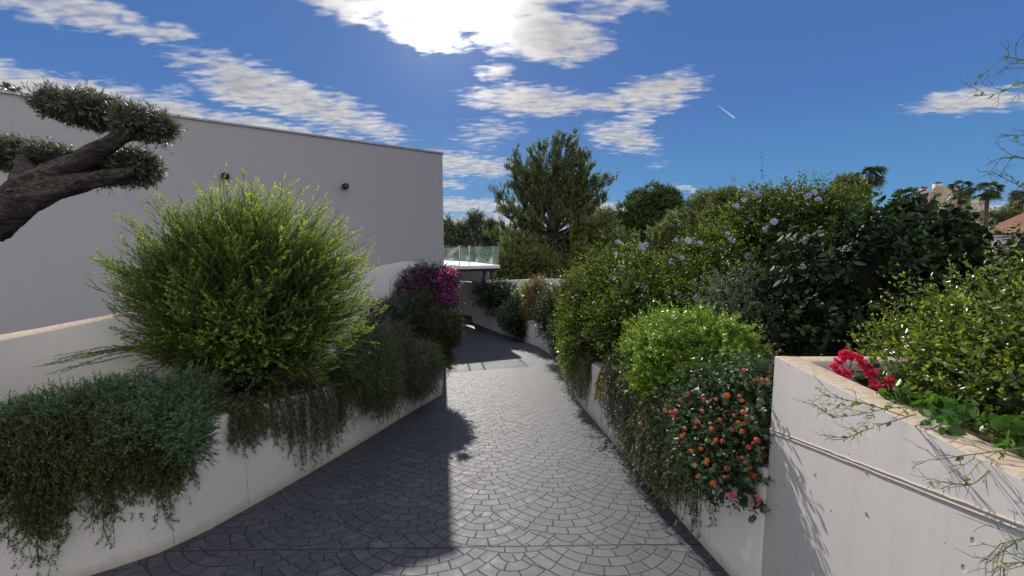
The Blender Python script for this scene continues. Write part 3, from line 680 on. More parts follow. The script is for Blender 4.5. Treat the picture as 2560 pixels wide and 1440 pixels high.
def leaves_on(mb, rng, paths, k, L, Wd, ang=55, s0=.1, tip0=.75, tipw=1.0, six=False, upb=0.0, rbase=None, droop=0.0, lv=.3):
    Pn, Tn, s = sample(rng, paths, k, s0)
    pp = perp(rng, Tn); a = np.radians(ang)*rng.uniform(.6, 1.25, len(Pn))[:, None]
    D = nrm(Tn*np.cos(a)+pp*np.sin(a)+np.array([0, 0, upb])); N = nrm(pp*np.cos(a)-Tn*np.sin(a)+rng.normal(size=(len(Pn), 3))*.35+np.array([0, 0, .3]))
    r = rng.random(len(Pn))
    if rbase is not None: r = np.clip(.45*r+.55*np.repeat(rbase, k), 0, 1)
    tip = np.clip((s-tip0)/(1-tip0+1e-6), 0, 1)*tipw*rng.uniform(.3, 1, len(Pn))
    sz = rng.uniform(1-lv, 1+lv, len(Pn))*(1-.35*np.clip((s-.8)/.2, 0, 1))
    mb.leaves(Pn, D, N, L*sz, Wd*sz, r, tip, six=six, droop=droop)
    return mb
def lump(d, seed, k=3.0, amp=.15):
    r = np.random.default_rng(seed); o = np.zeros(len(d))
    for i in range(5):
        kk = r.normal(size=3)*k*(1+.5*i); o += np.sin(d@kk+r.uniform(0, 6))/(1+.5*i)
    return 1+amp*o/1.6
class Blob:
    """an ellipsoid of foliage seen at px,py with radii in px at distance t; dep = radius in depth (m)"""
    def __init__(s, px, py, rpx, rpz, t, dep=None):
        s.c = P(px, py, t); u, w = abs(px-1280)/1000, abs(py-630)/1000     # seen obliquely a deep mass looks wider than it is
        rx, rz_, dp = rpx*t/1000, rpz*t/1000, (dep if dep else rpx*t/1000*.8)
        if u > .3: dp = min(dp, .75*rx/u)
        if w > .3: dp = min(dp, .85*rz_/w)
        s.r = np.array([math.sqrt(rx*rx-(u*dp)**2) if u > .3 else rx, dp, math.sqrt(rz_*rz_-(w*dp)**2) if w > .3 else rz_])
def shrub(rng, blobs, dens, tl, seed=0, lo=.55, hi=.97, out=1.0, upw=.25, rnd=.5, front=True, amp=.16, wamp=0.0, wk=3.0):
    """twig bases and directions scattered through the shells of the blobs; dens = twigs per m2"""
    Bs, Ds, Rb = [], [], []
    for bi_, bb in enumerate(blobs):
        a, b_, c = bb.r; area = 4*math.pi*(((a*b_)**1.6+(a*c)**1.6+(b_*c)**1.6)/3)**(1/1.6)
        n = max(8, int(area*dens)); d = rdir(rng, n)
        if front:      # fewer on the side nobody will see
            keep = (d@nrm(bb.c) < .45) | (rng.random(n) < .3); d = d[keep]; n = len(d)
        rad = rng.uniform(lo, hi, n)**.8*lump(d, seed+bi_, 3.5, amp)
        if wamp: rad = rad*lump((bb.c+d*bb.r)*wk, 77, 1.0, wamp)
        nrmv = nrm(d/bb.r)
        Bs.append(bb.c+d*bb.r*rad[:, None]); Ds.append(nrm(nrmv*out+np.array([0, 0, upw])+rng.normal(size=(n, 3))*rnd))
        ph = np.sin(d@np.array([9.1, 3.3, 7.7])*1.3+bi_)*.5+.5
        Rb.append(np.clip(.5*ph+.5*rng.random(n), 0, 1))
    return np.vstack(Bs), np.vstack(Ds), np.concatenate(Rb)
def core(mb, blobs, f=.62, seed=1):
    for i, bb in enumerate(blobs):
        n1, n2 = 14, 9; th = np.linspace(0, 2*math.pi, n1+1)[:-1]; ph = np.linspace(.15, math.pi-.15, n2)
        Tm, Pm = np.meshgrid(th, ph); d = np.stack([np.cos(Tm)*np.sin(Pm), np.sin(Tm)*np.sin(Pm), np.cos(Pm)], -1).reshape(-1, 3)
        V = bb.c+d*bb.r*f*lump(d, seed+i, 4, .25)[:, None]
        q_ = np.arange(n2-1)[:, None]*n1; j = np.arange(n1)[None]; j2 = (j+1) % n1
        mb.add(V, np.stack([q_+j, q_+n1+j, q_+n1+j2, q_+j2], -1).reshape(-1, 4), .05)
    return mb
def stems(blobs_or_pts, root, rng, n, r0=.02, bend=.3):
    """a few woody stems from the root to points of the crown"""
    out = []
    for i in range(n):
        tgt = blobs_or_pts[i % len(blobs_or_pts)]
        e_ = tgt if isinstance(tgt, np.ndarray) else tgt.c + rdir(rng, 1)[0]*tgt.r*.55
        s_ = root+rng.normal(size=3)*np.array([.08, .08, .0])
        mid = (s_+e_)/2 + rng.normal(size=3)*np.linalg.norm(e_-s_)*.08+np.array([0, 0, bend*.2])
        tt = np.linspace(0, 1, 9)[:, None]; out.append((1-tt)**2*s_+2*tt*(1-tt)*mid+tt**2*e_)
    return np.array(out)

def make_shrub(name, label, blobs, root, lm, *, dens=500, tl=.18, k=9, L=.03, Wd=.014, ang=55, g=0.0, seed=1, tipw=1.0, tip0=.7, six=False,
               cat='shrub', group=None, out=1.0, upw=.25, rnd=.5, nst=7, r0=.015, lo=.55, hi=.97, corem=True, extra=None, cf=.62, droop=0.0, bark_=None, front=True, amp=.16, wamp=.12, wk=4.0, tv=.5):
    rng = np.random.default_rng(seed); root = np.asarray(root, float)
    e_ = empty(name, root, label, cat, group)
    mb = MB()
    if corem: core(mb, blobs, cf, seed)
    B_, D_, Rb = shrub(rng, blobs, dens, tl, seed, lo, hi, out, upw, rnd, front, amp, wamp, wk)
    paths = grow(rng, B_, D_, tl*(rng.uniform(.5, 1.3, len(B_))+tv*rng.random(len(B_))**4*1.6), 3, g, .10)
    leaves_on(mb, rng, paths, k, L, Wd, ang, .05, tip0, tipw, six, rbase=Rb, droop=droop)
    if extra is not None: extra(mb, rng)
    mb.build('foliage', lm, e_)
    sm = MB(); sm.tubes(stems(blobs, root, rng, nst), r0, r0*.35, 5); 
    sel = rng.random(len(paths)) < .5
    sm.tubes(paths[sel], .0022 if tl < .5 else .01, .001 if tl < .5 else .004, 3)
    sm.build('stems', bark_ or M['bark_s'], e_, attrs=False)
    return e_, rng, B_, D_

def flower_mesh(name, mat_, rng, n, R, pet, fl=5, dome=.7, pw=None):
    """a head of n small five-petalled florets over a dome of radius R"""
    mb = MB(); d = rdir(rng, n); d[:, 2] = np.abs(d[:, 2])*dome+.12; d = nrm(d)
    c = d*R
    pw = pw or pet*.8
    for i in range(n):
        a = perp(rng, d[i:i+1])[0]; b_ = np.cross(d[i], a); th = np.arange(fl)*2*math.pi/fl
        Dp = np.array([a*math.cos(x)+b_*math.sin(x)+d[i]*.25 for x in th]); Dp = nrm(Dp)
        Np = np.repeat(d[i][None], fl, 0)
        mb.leaves(np.repeat(c[i][None], fl, 0), Dp, Np, pet, pw, rng.random()*.9, .8 if rng.random() < .25 else 0.0, fold=-.1)
    o = mb.build(name, mat_); me = o.data; bpy.data.objects.remove(o); return me
def put(me, name, pos, nrmv, parent, rng, sc=1.0, lab=None):
    o = bpy.data.objects.new(name, me); COL.objects.link(o); o.parent = parent
    pos = np.asarray(pos)-np.array(parent.location)
    o.location = pos.tolist(); qd = Vector([float(x) for x in nrmv]).to_track_quat('Z', 'Y')
    o.rotation_euler = qd.to_euler(); o.scale = [sc*rng.uniform(.8, 1.2)]*3
    return o

#PLANTS
# ------------------------------------------------------------------ plants of the left bed
def on_path(path, px):
    m = (px-1280)/1000/.985; p = np.asarray(path)
    f = p[:, 0]-m*p[:, 1]
    for i in range(len(p)-1):
        if f[i]*f[i+1] <= 0 and p[i, 1] > 0 and f[i] != f[i+1]:
            w = f[i]/(f[i]-f[i+1]); d = p[i+1]-p[i]; return p[i]*(1-w)+p[i+1]*w, d/np.linalg.norm(d)
    return None, None
def zat(py, y):
    """height of a point seen at row py when it stands y metres ahead"""
    v = (py-720)/FPX; return -y*(v*CP+SP)/(CP-v*SP)
def trailing(name, label, path, side, ztop, prof, n, lm, *, seed=1, tw=.10, k=10, L=.02, Wd=.006, per=12, out=.16, tipw=1.0, ang=55, inset=.25, rise=.12, cat='shrub', group=None, root=None, sag=1.0, top=True, wander=.16, stw=.5, tip0=.6, twg=.12):
    """strands that root behind the wall top, lean over it and hang down its face"""
    rng = np.random.default_rng(seed)
    pxs = np.array([p_[0] for p_ in prof], float); pys = np.array([p_[1] for p_ in prof], float)
    B_, D_, Ln = [], [], []
    for i in range(n):
        px = rng.uniform(pxs[0], pxs[-1]); q_, d = on_path(path, px)
        if q_ is None: continue
        nrm2 = np.array([d[1], -d[0]])*side           # towards the driveway
        zt = float(ztop(q_[1])); bot = np.interp(px, pxs, pys); zb = zat(bot, q_[1]-.1)
        hang = max(.05, (zt-zb))*sag*rng.uniform(.25, 1.0)**.55
        ins = rng.uniform(.0, inset)
        s_ = np.array([*(q_-nrm2*ins), zt+.02+rise*rng.random()])
        B_.append(s_); D_.append(np.array([*(nrm2*rng.uniform(.5, 1.1)+d*rng.normal()*.35), rng.uniform(.1, .6)])); Ln.append(hang+ins+out*rng.uniform(.4, 1.3)+.08)
    B_ = np.array(B_); D_ = nrm(np.array(D_)); Ln = np.array(Ln)
    nseg = 10
    # short strands need a stronger turn per step; keep the crest near the wall
    pts = [B_]; D = D_.copy()
    for i in range(nseg):
        g = np.clip(.16/Ln*3.2, .18, .9)[:, None]*(Ln/nseg/.06).clip(.6, 3)[:, None]
        D = nrm(D+np.array([0, 0, -1.0])*g+rng.normal(size=D.shape)*wander); pts.append(pts[-1]+D*(Ln/nseg)[:, None])
    paths = np.stack(pts, 1)
    if root is None: root = B_.mean(0)*[1, 1, 1]-np.array([0, 0, .05])
    e_ = empty(name, root, label, cat, group)
    per = int(per*1.25); L *= 1.15; Wd *= 1.4
    Pn, Tn, s = sample(rng, paths, per, .02)
    pp = perp(rng, Tn); Dt = nrm(Tn*.75+pp*.75+np.array([0, 0, -twg]))
    tp = grow(rng, Pn, Dt, tw*rng.uniform(.4, 1.4, len(Pn)), 3, .08, .12)
    rb = np.clip(.5+.5*np.sin(np.repeat(B_[:, 0]*9+B_[:, 1]*7, per)+s*5)*.8+rng.normal(0, .15, len(s)), 0, 1)
    mb = MB(); leaves_on(mb, rng, tp, k, L, Wd, ang, .05, tip0, tipw, rbase=rb)
    mb.build('foliage', lm, e_)
    sm = MB().tubes(paths, .0045, .0015, 3); sm.tubes(tp[rng.random(len(tp)) < stw], .0016, .0008, 3)
    sm.build('stems', M['bark_s'], e_, attrs=False)
    return e_, rng, paths
lz = lambda y: ltop(y)-.02
rz = lambda y: rtop(y)-.02

# the big golden heath bush: stems fan out from its foot
def big_bush():
    rng = np.random.default_rng(21); c = P(632, 733, 4.3); R = np.array([1.38, .95, 1.20]); foot = P(590, 965, 4.35)
    e_ = empty('heath_bush', foot, 'huge feathery yellow green bush fanning out over the left planter wall', 'bush')
    n = 1600; d = rdir(rng, n*2); d = d[(d[:, 2] > -.93) & ((d[:, 1] < .5) | (rng.random(n*2) < .4))][:n]; n = len(d)
    tgt = c+d*R*lump(d, 3, 4.0, .09)[:, None]*rng.uniform(.52, .97, n)[:, None]**.8
    o = foot+np.array([0, 0, .30])+rng.normal(size=(n, 3))*[.18, .14, .08]
    mid = o*.45+tgt*.55+np.array([0, 0, .14])*np.abs(d[:, 2:3])-np.c_[d[:, 0]*.12, d[:, 1]*.1, 0*d[:, 0]]
    tt = np.linspace(0, 1, 9)[None, :, None]
    paths = (1-tt)**2*o[:, None]+2*tt*(1-tt)*mid[:, None]+tt**2*tgt[:, None]
    per = 11; Pn, Tn, s = sample(rng, paths, per, .40, .98)
    pp = perp(rng, Tn); Dt = nrm(Tn*1.0+pp*.62+np.array([0, 0, .14]))
    ln = rng.uniform(.09, .26, len(Pn))*(1.15-.35*s)
    tw = grow(rng, Pn, Dt, ln, 4, -.04, .05)
    mb = MB(); rb = np.clip(np.repeat(.5+.5*np.sin(d[:, 0]*8+d[:, 2]*11), per)*.6+rng.random(len(s))*.4, 0, 1)
    # young growth at the twig ends is lime yellow, most of all on the outside; sun on top and right is painted in too
    outer = np.clip((np.linalg.norm((tw[:, -1]-c)/R, axis=1)-.72)/.3, 0, 1)
    Pn2, Tn2, s2 = sample(rng, tw, 30, .0)
    pp2 = perp(rng, Tn2); a = np.radians(rng.uniform(22, 55, len(Pn2)))[:, None]
    D = nrm(Tn2*np.cos(a)+pp2*np.sin(a)); N = nrm(pp2+rng.normal(size=D.shape)*.4)
    sunw = np.repeat(np.clip(.55+.45*(tw[:, -1, 2]-c[2])/R[2]*1.2+.35*(tw[:, -1, 0]-c[0])/R[0], .25, 1.0), 30)  # yellows the top and right side as painted sunlight
    tip = np.clip((s2-.3)/.5, 0, 1)*np.repeat(outer, 30)*sunw*rng.uniform(.5, 1.1, len(Pn2)) + .25*np.repeat(outer, 30)*sunw
    mb.leaves(Pn2, D, N, .021*rng.uniform(.7, 1.2, len(Pn2)), .0088, np.clip(np.repeat(rb, 30)*.7+rng.random(len(Pn2))*.3, 0, 1), np.clip(tip, 0, 1))
    # little rosettes at the very ends
    en = tw[:, -1]; sel = (rng.random(len(en)) < .55*outer+.1); en = en[sel]; Te = nrm(tw[sel, -1]-tw[sel, -2]); kk = 9
    En = np.repeat(en, kk, 0); Te = np.repeat(Te, kk, 0); pp3 = perp(rng, Te)
    mb.leaves(En, nrm(Te*.6+pp3), nrm(Te-pp3*.4), .016, .007, .8, np.clip(np.repeat(outer[sel]*.9+.1, kk)*rng.uniform(.4, 1, len(En)), 0, 1)*.95)
    mb.build('foliage', M['lf_gold'], e_)
    sm = MB().tubes(paths, .008, .0015, 4); sm.tubes(tw, .0012, .0008, 3); sm.build('stems', M['bark_s'], e_, attrs=False)
big_bush()

trailing('trailing_rosemary', 'bronze brown trailing rosemary hanging far down the wall at the left edge', LP, 1, lz,
         [(-330, 1300), (-150, 1330), (-60, 1200), (-5, 1340), (60, 1350), (95, 1270), (118, 1175), (165, 1190), (190, 1170), (225, 1310), (245, 1290), (265, 1165), (300, 1150), (320, 1245), (345, 1180), (385, 1220), (405, 1240), (425, 1180), (440, 1120)], 760, M['lf_rust'], seed=31, per=16, tw=.085, k=13, L=.018, Wd=.006, inset=.3, out=.2, rise=.24)
make_shrub('blue_juniper', 'low blue green mound spilling over the left wall in front of the big bush',
           [Blob(40, 1055, 100, 50, 2.85, .25), Blob(150, 1030, 110, 55, 2.95, .28), Blob(300, 1000, 130, 62, 3.2, .32), Blob(440, 1010, 105, 78, 3.3, .3), Blob(480, 1085, 58, 72, 3.05, .2), Blob(370, 1050, 110, 65, 3.1, .26)],
           P(330, 1100, 3.25), M['lf_blue'], dens=1500, tl=.09, k=20, L=.017, Wd=.006, ang=50, upw=.3, rnd=.7, seed=32, tipw=.8, lo=.6, hi=1.0, wk=9, wamp=.2)
trailing('trailing_rosemary', 'green trailing plant hanging from the wall below the middle of the big bush', LP, 1, lz,
         [(560, 960), (600, 1000), (650, 1010), (690, 1065), (735, 1130), (770, 1090), (800, 1100), (850, 1035), (880, 1000)], 330, M['lf_rose'], seed=33, per=12, tw=.07, k=12, L=.018, Wd=.006, inset=.3, out=.22)
make_shrub('rosemary_bush', 'dark green rosemary bush bulging over the wall right of the big bush',
           [Blob(925, 880, 62, 75, 5.7, .4), Blob(950, 950, 55, 70, 5.6, .35), Blob(880, 920, 50, 60, 5.2, .35)], P(930, 930, 5.9), M['lf_rose'], dens=900, tl=.13, k=20, L=.024, Wd=.007, upw=-.1, g=.12, rnd=.5, seed=34, tipw=.5)
trailing('trailing_rosemary', 'dark trailing strands under the rosemary bush right of the big bush', LP, 1, lz, [(880, 985), (930, 1035), (960, 1035), (1000, 985)], 90, M['lf_rose'], seed=35, per=12, tw=.09, k=11, L=.022, Wd=.007)
make_shrub('heather_bush', 'grey brown feathery bush between two dark rosemary bushes on the left wall',
           [Blob(1005, 905, 34, 62, 6.3, .35), Blob(985, 860, 35, 45, 6.5, .35)], P(1000, 930, 6.6), leafmat('heather_leaf', (.05, .045, .04), (.13, .11, .095), (.2, .17, .14), .6, .25), dens=800, tl=.16, k=20, L=.022, Wd=.007, upw=-.15, g=.15, rnd=.4, seed=36)
make_shrub('rosemary_bush', 'dark rounded rosemary bush at the far end of the left wall',
           [Blob(1058, 915, 42, 62, 7.2, .4), Blob(1040, 950, 35, 40, 6.9, .3)], P(1050, 950, 7.4), M['lf_rose'], dens=700, tl=.16, k=20, L=.026, Wd=.008, upw=-.2, g=.18, rnd=.4, seed=37, tipw=.3)
make_shrub('rounded_shrub', 'rounded dark shrub with sunlit golden edge overhanging the driveway below the bougainvillea',
           [Blob(1090, 835, 55, 62, 8.2, .5), Blob(1045, 800, 50, 60, 8.4, .5), Blob(1124, 822, 28, 45, 7.9, .35), Blob(1100, 890, 26, 40, 7.9, .3)], P(1075, 900, 8.5), M['lf_edge'], dens=650, tl=.16, k=16, L=.028, Wd=.009, upw=.0, g=.08, rnd=.5, seed=38, tipw=.45)
e_, rb_, B_, D_ = make_shrub('bougainvillea', 'dark bougainvillea with bright magenta bracts against the house corner',
           [Blob(1062, 715, 42, 48, 9.2, .5), Blob(1045, 760, 55, 55, 9.0, .5), Blob(1095, 745, 38, 60, 9.0, .45), Blob(1110, 700, 22, 26, 9.1, .3)], P(1065, 880, 9.2), M['lf_purp'], dens=420, tl=.22, k=9, L=.045, Wd=.028, rnd=.7, seed=39, upw=.2)
mb = MB(); rng = np.random.default_rng(40); bm_ = []
for k_ in range(3):
    mm = MB(); Dn = rdir(rng, 60); mm.leaves(Dn*rng.uniform(.01, .08, 60)[:, None], rdir(rng, 60), rdir(rng, 60), .055, .04, rng.random(60), (rng.random(60) < .2)*.8)
    o = mm.build('tmp', M['bract']); bm_.append(o.data); bpy.data.objects.remove(o)
for (px, py) in ((1118, 690), (1130, 676), (1110, 705), (1125, 712), (1105, 722), (1120, 735), (1098, 700), (1137, 680), (1112, 750), (1122, 762), (1108, 738), (1130, 745), (1117, 775), (1100, 760), (1125, 790), (1104, 680), (1090, 735), (1132, 722)):
    put(bm_[k_ % 3], 'bract_cluster', P(px, py, 8.75+rng.uniform(-.15, .1)), (0, 0, 1), e_, rng, .95); k_ += 1
sp = MB()   # one thin runner reaching over the drive
rp = np.array([P(1112, 700, 8.9), P(1128, 722, 8.8), P(1135, 745, 8.8), P(1146, 742, 8.8)])
sp.tubes(smooth_path(rp, 2), .008, .003, 4); sp.build('runner', M['bark_s'], e_, attrs=False)
make_shrub('green_shrub', 'small green shrub with two bare stalks in front of the grey upper wall',
           [Blob(965, 800, 45, 42, 7.6, .45), Blob(1000, 780, 34, 40, 7.9, .4)], P(975, 860, 7.8), M['lf_dark'], dens=420, tl=.16, k=10, L=.035, Wd=.013, seed=41, tipw=.8,
           extra=lambda mb, rng: [leaves_on(mb, rng, smooth_path(np.array([P(974+i*8, 800, 7.6), P(975+i*8, 750, 7.6), P(976+i*9, 697+6*i, 7.6)]), 1)[None], 26, .03, .01, 70) for i in (0, 1)] and
                                  [mb.tubes(smooth_path(np.array([P(974+i*8, 800, 7.6), P(975+i*8, 750, 7.6), P(976+i*9, 697+6*i, 7.6)]), 1), .007, .003, 4, rnd=.1) for i in (0, 1)])
# a limp dry shoot lying out over the grey wall
rng = np.random.default_rng(42)
e_ = empty('dry_shoot', P(360, 880, 3.85), 'limp thin half dry shoot sticking out left of the big bush against the wall', 'branch')
st = np.repeat(P(365, 872, 3.85)[None], 9, 0)+rng.normal(size=(9, 3))*.03
dd = nrm(np.repeat((P(140, 905, 3.35)-P(365, 872, 3.85))[None], 9, 0)+rng.normal(size=(9, 3))*[.05, .05, .07]+np.array([0, 0, .12]))
pt = grow(rng, st, dd, rng.uniform(.35, .85, 9), 8, .05, .07)
MB().tubes(pt, .0026, .001, 4).build('twigs', M['stem'], e_, attrs=False)
leaves_on(MB(), rng, pt, 110, .028, .006, 34, .1, .6, .6).build('foliage', M['lf_gold'], e_)

# clipped olive tree
def olive():
    rng = np.random.default_rng(50); root = np.array([-4.02, 2.35, -1.40])
    e_ = empty('olive_tree', root, 'old leaning olive tree with gnarled trunk and clipped flat cushions of foliage', 'tree')
    def limb(pts, r, name='limb', bump_=.12):
        pts = np.array(pts); q_ = np.c_[pts, np.array(r)]; q_ = smooth_path(q_, 3); mb = MB(); n = len(q_); sd = 20
        Tn = nrm(np.gradient(q_[:, :3], axis=0)); A_ = nrm(np.cross(Tn, [0.1, 1.0, 0.1])); B2 = np.cross(Tn, A_)
        th = np.arange(sd)*2*math.pi/sd; V = []
        for i in range(n):
            for a in th:
                rr = q_[i, 3]*(1+bump_*math.sin(3*a+i*.32)+bump_*.6*math.sin(5*a-i*.45+1)+bump_*.5*math.sin(9*a+i*.25)+rng.normal()*.02)
                V.append(q_[i, :3]+(A_[i]*math.cos(a)+B2[i]*math.sin(a))*rr)
        i = np.arange(n-1)[:, None]*sd; j = np.arange(sd)[None]; j2 = (j+1) % sd
        mb.add(V, np.stack([i+j, i+j2, i+sd+j2, i+sd+j], -1).reshape(-1, 4))
        return mb.build(name, M['bark_o'], e_, smooth=True, attrs=False)
    limb([root, (-4.35, 2.55, -.9), P(-120, 640, 3.05), P(-20, 545, 3.1), P(70, 465, 3.15), P(150, 428, 3.2), P(235, 382, 3.2), P(330, 330, 3.2)], [.24, .19, .125, .10, .088, .074, .065, .045], 'trunk')
    limb([P(-40, 580, 3.1), P(30, 520, 3.12), P(110, 482, 3.15), P(200, 455, 3.2), P(280, 440, 3.25), P(340, 428, 3.28)], [.115, .10, .09, .07, .05, .03])
    limb([P(40, 500, 3.12), P(75, 440, 3.25), P(60, 400, 3.4)], [.10, .08, .05])
    for nm, bl in (('a', [Blob(168, 268, 78, 30, 3.25, .3), Blob(250, 284, 100, 38, 3.3, .32), Blob(362, 314, 74, 34, 3.25, .30)]),
                   ('b', [Blob(-60, 385, 90, 30, 3.5, .34), Blob(45, 389, 80, 30, 3.5, .34), Blob(125, 400, 62, 26, 3.5, .3)]),
                   ('c', [Blob(340, 421, 56, 34, 3.45, .3), Blob(270, 428, 66, 28, 3.5, .3)]),
                   ('d', [Blob(28, 224, 16, 5, 9.6, .15)])):
        mb = MB(); core(mb, bl, .72, 3)
        B_, D_, Rb = shrub(rng, bl, 3600 if nm != 'd' else 300, .07, 7, .72, 1.0, .8, .5, .7, False, .05)
        pp = grow(rng, B_, D_, .055*(rng.uniform(.4, 1.3, len(B_))+1.6*rng.random(len(B_))**6), 3, -.03, .15)
        leaves_on(mb, rng, pp, 9, .038 if nm != 'd' else .12, .0085 if nm != 'd' else .03, 42, .05, .5, .7, rbase=Rb)
        mb.build('foliage_pad', M['lf_olive'], e_)
olive()

# ------------------------------------------------------------------ plants of the right bed
plum = [Blob(1500, 750, 84, 76, 8.2, .8), Blob(1600, 722, 110, 96, 7.2, .9), Blob(1740, 705, 120, 96, 6.6, .9), Blob(1800, 640, 70, 70, 6.5, .7), Blob(1895, 605, 105, 110, 6.2, .9), Blob(2010, 580, 100, 92, 6.0, .8),
        Blob(1640, 800, 140, 95, 6.0, .8), Blob(1790, 760, 150, 110, 5.7, .8), Blob(1570, 840, 75, 70, 6.6, .6), Blob(2080, 600, 90, 90, 5.6, .7), Blob(1500, 830, 70, 80, 7.6, .6)]
rootp = P(1700, 930, 5.6)
def sprigs(mb, rng):
    st, dr, ln = [], [], []
    for (px, py, t_) in ((1968, 480, 6.1), (1880, 500, 6.2), (2040, 490, 6.0), (1930, 500, 6.0), (1585, 590, 7.2), (1640, 590, 7.0), (1500, 670, 8.2), (1820, 540, 6.4), (2090, 520, 5.6), (2005, 490, 6.0), (1545, 630, 7.8), (1700, 560, 6.6)):
        for _ in range(3): st.append(P(px+rng.uniform(-12, 12), py+30, t_)); dr.append((rng.normal()*.25, rng.normal()*.2, 1)); ln.append(rng.uniform(.25, .5))
    pp = grow(rng, np.array(st), np.array(dr, float), np.array(ln), 6, .03, .12)
    leaves_on(mb, rng, pp, 30, .045, .022, 55, .1, .3, .8)
e_, rng, B_, D_ = make_shrub('plumbago_bush', 'large billowing bush with small pale blue flowers filling the bank right of the driveway', plum, rootp, M['lf_plum'],
     dens=400, tl=.20, k=10, L=.046, Wd=.023, seed=60, rnd=.75, upw=.35, tipw=.95, tip0=.6, nst=16, r0=.02, extra=sprigs, lo=.50, hi=1.0, amp=.2, wamp=.34, wk=3.2, tv=1.2)
hb = [flower_mesh('blue_head', M['fl_blue'], rng, 26, .036, .019) for _ in range(3)]
for i, (px, py, t_) in enumerate([(1615, 720, 6.4), (1608, 712, 6.4), (1690, 735, 5.9), (1700, 745, 5.9), (1822, 728, 5.3), (1490, 760, 7.7), (1490, 776, 7.6), (1505, 787, 7.5), (1460, 838, 7.2), (1547, 785, 7.0), (1625, 825, 5.3), (1462, 836, 7.3), (1720, 602, 6.4), (1735, 605, 6.4), (1750, 608, 6.4),
     (1615, 612, 7.2), (1605, 620, 7.2), (1545, 605, 7.6), (1540, 635, 7.6), (1580, 640, 7.4), (1705, 645, 6.3), (1577, 680, 7.2), (1690, 600, 6.5), (1820, 585, 5.9), (1830, 600, 5.9), (1915, 575, 5.7), (1840, 515, 6.1), (1860, 500, 6.1), (1895, 485, 6.2), (2020, 490, 5.8), (2035, 482, 5.8), (1990, 470, 6.0), (2045, 500, 5.6), (1935, 555, 5.7),
     (1500, 700, 8.0), (1485, 745, 8.0), (1520, 672, 8.0), (1438, 745, 8.6), (1500, 860, 6.6), (1460, 700, 8.6), (1680, 655, 6.4), (1740, 745, 5.6), (1585, 775, 6.4), (1870, 640, 5.6)]):
    put(hb[i % 3], 'flower_head', P(px, py, t_-.55*(1 if t_ < 7.9 else .8)), nrm(-P(px, py, 1)+np.array([0, 0, .8])+rng.normal(size=3)*.3), e_, rng, 1.0)
make_shrub('lime_shrub', 'bright lime shrub on the curved wall left of the blue flowered bush',
           [Blob(1435, 825, 32, 75, 8.6, .4), Blob(1440, 885, 34, 50, 7.9, .3), Blob(1475, 800, 45, 50, 8.0, .4)], P(1460, 900, 8.2), M['lf_lime'], dens=420, tl=.16, k=12, L=.045, Wd=.015, seed=61, tipw=.8)
trailing('trailing_rosemary', 'green trailing mat hanging beside the white gap in the curved right wall', RP, 1, rz, [(1412, 915), (1430, 965), (1445, 985), (1470, 985), (1482, 930)], 150, M['lf_rose'], seed=62, per=12, tw=.10, k=12, L=.024, Wd=.007, out=.2)
make_shrub('autumn_shrub', 'yellow and orange leaved shrub at the far end of the flowering bank',
           [Blob(1432, 745, 26, 42, 9.6, .4), Blob(1450, 700, 24, 24, 9.8, .3)], P(1440, 800, 9.8), M['lf_orange'], dens=330, tl=.18, k=10, L=.05, Wd=.026, seed=63, tipw=.9)
make_shrub('grey_shrub', 'grey green leaved shrub with pale shoots in the middle of the right bank',
           [Blob(1840, 750, 85, 75, 4.75, .4), Blob(1890, 830, 70, 60, 4.4, .35), Blob(1790, 800, 60, 50, 4.7, .35)], P(1850, 900, 4.8), M['lf_grey'], dens=260, tl=.20, k=12, L=.035, Wd=.013, seed=64, rnd=.8, lo=.4, corem=False, tipw=.9)
make_shrub('pittosporum_shrub', 'dense bright lime green shrub above the orange lantana',
           [Blob(1640, 880, 58, 70, 4.7, .4), Blob(1735, 868, 105, 68, 4.15, .4), Blob(1815, 862, 62, 52, 3.9, .35), Blob(1680, 930, 90, 66, 4.2, .35), Blob(1600, 930, 34, 60, 4.9, .3), Blob(1770, 930, 80, 45, 3.85, .3)],
           P(1730, 960, 4.4), M['lf_lime'], dens=900, tl=.10, k=16, L=.034, Wd=.0115, ang=62, seed=65, upw=.45, rnd=.6, tip0=.35, tipw=1.0, lo=.6, hi=1.0, amp=.3, wamp=.25, wk=7, tv=1.0)
trailing('hanging_lavender', 'long narrow curtain of grey green foliage hanging left of the lime shrub', RP, 1, rz, [(1528, 985), (1540, 1030), (1555, 1070), (1590, 1130), (1612, 1150)], 380, M['lf_grey'], seed=66, per=14, tw=.085, k=13, L=.021, Wd=.0055, out=.16, rise=.45)
trailing('yellow_sedum', 'small patch of yellow flowering plant hanging on the white gap in the right wall', RP, 1, rz, [(1508, 985), (1520, 1005), (1532, 1005)], 22, M['fl_yel'], seed=67, per=12, tw=.04, k=12, L=.025, Wd=.014, out=.1)
trailing('trailing_rosemary', 'thick trailing rosemary hanging left of the orange lantana', RP, 1, rz, [(1600, 1130), (1640, 1185), (1690, 1225), (1715, 1215), (1750, 1200)], 560, M['lf_rose'], seed=68, per=16, tw=.07, k=14, L=.016, Wd=.005, out=.2, rise=.25, tipw=1.0)
trailing('trailing_rosemary', 'thin dark strands hanging lowest on the right wall under the lantana', RP, 1, rz, [(1735, 1290), (1760, 1325), (1790, 1320), (1805, 1240)], 46, M['lf_rose'], seed=69, per=16, tw=.05, k=12, L=.014, Wd=.005, out=.1)

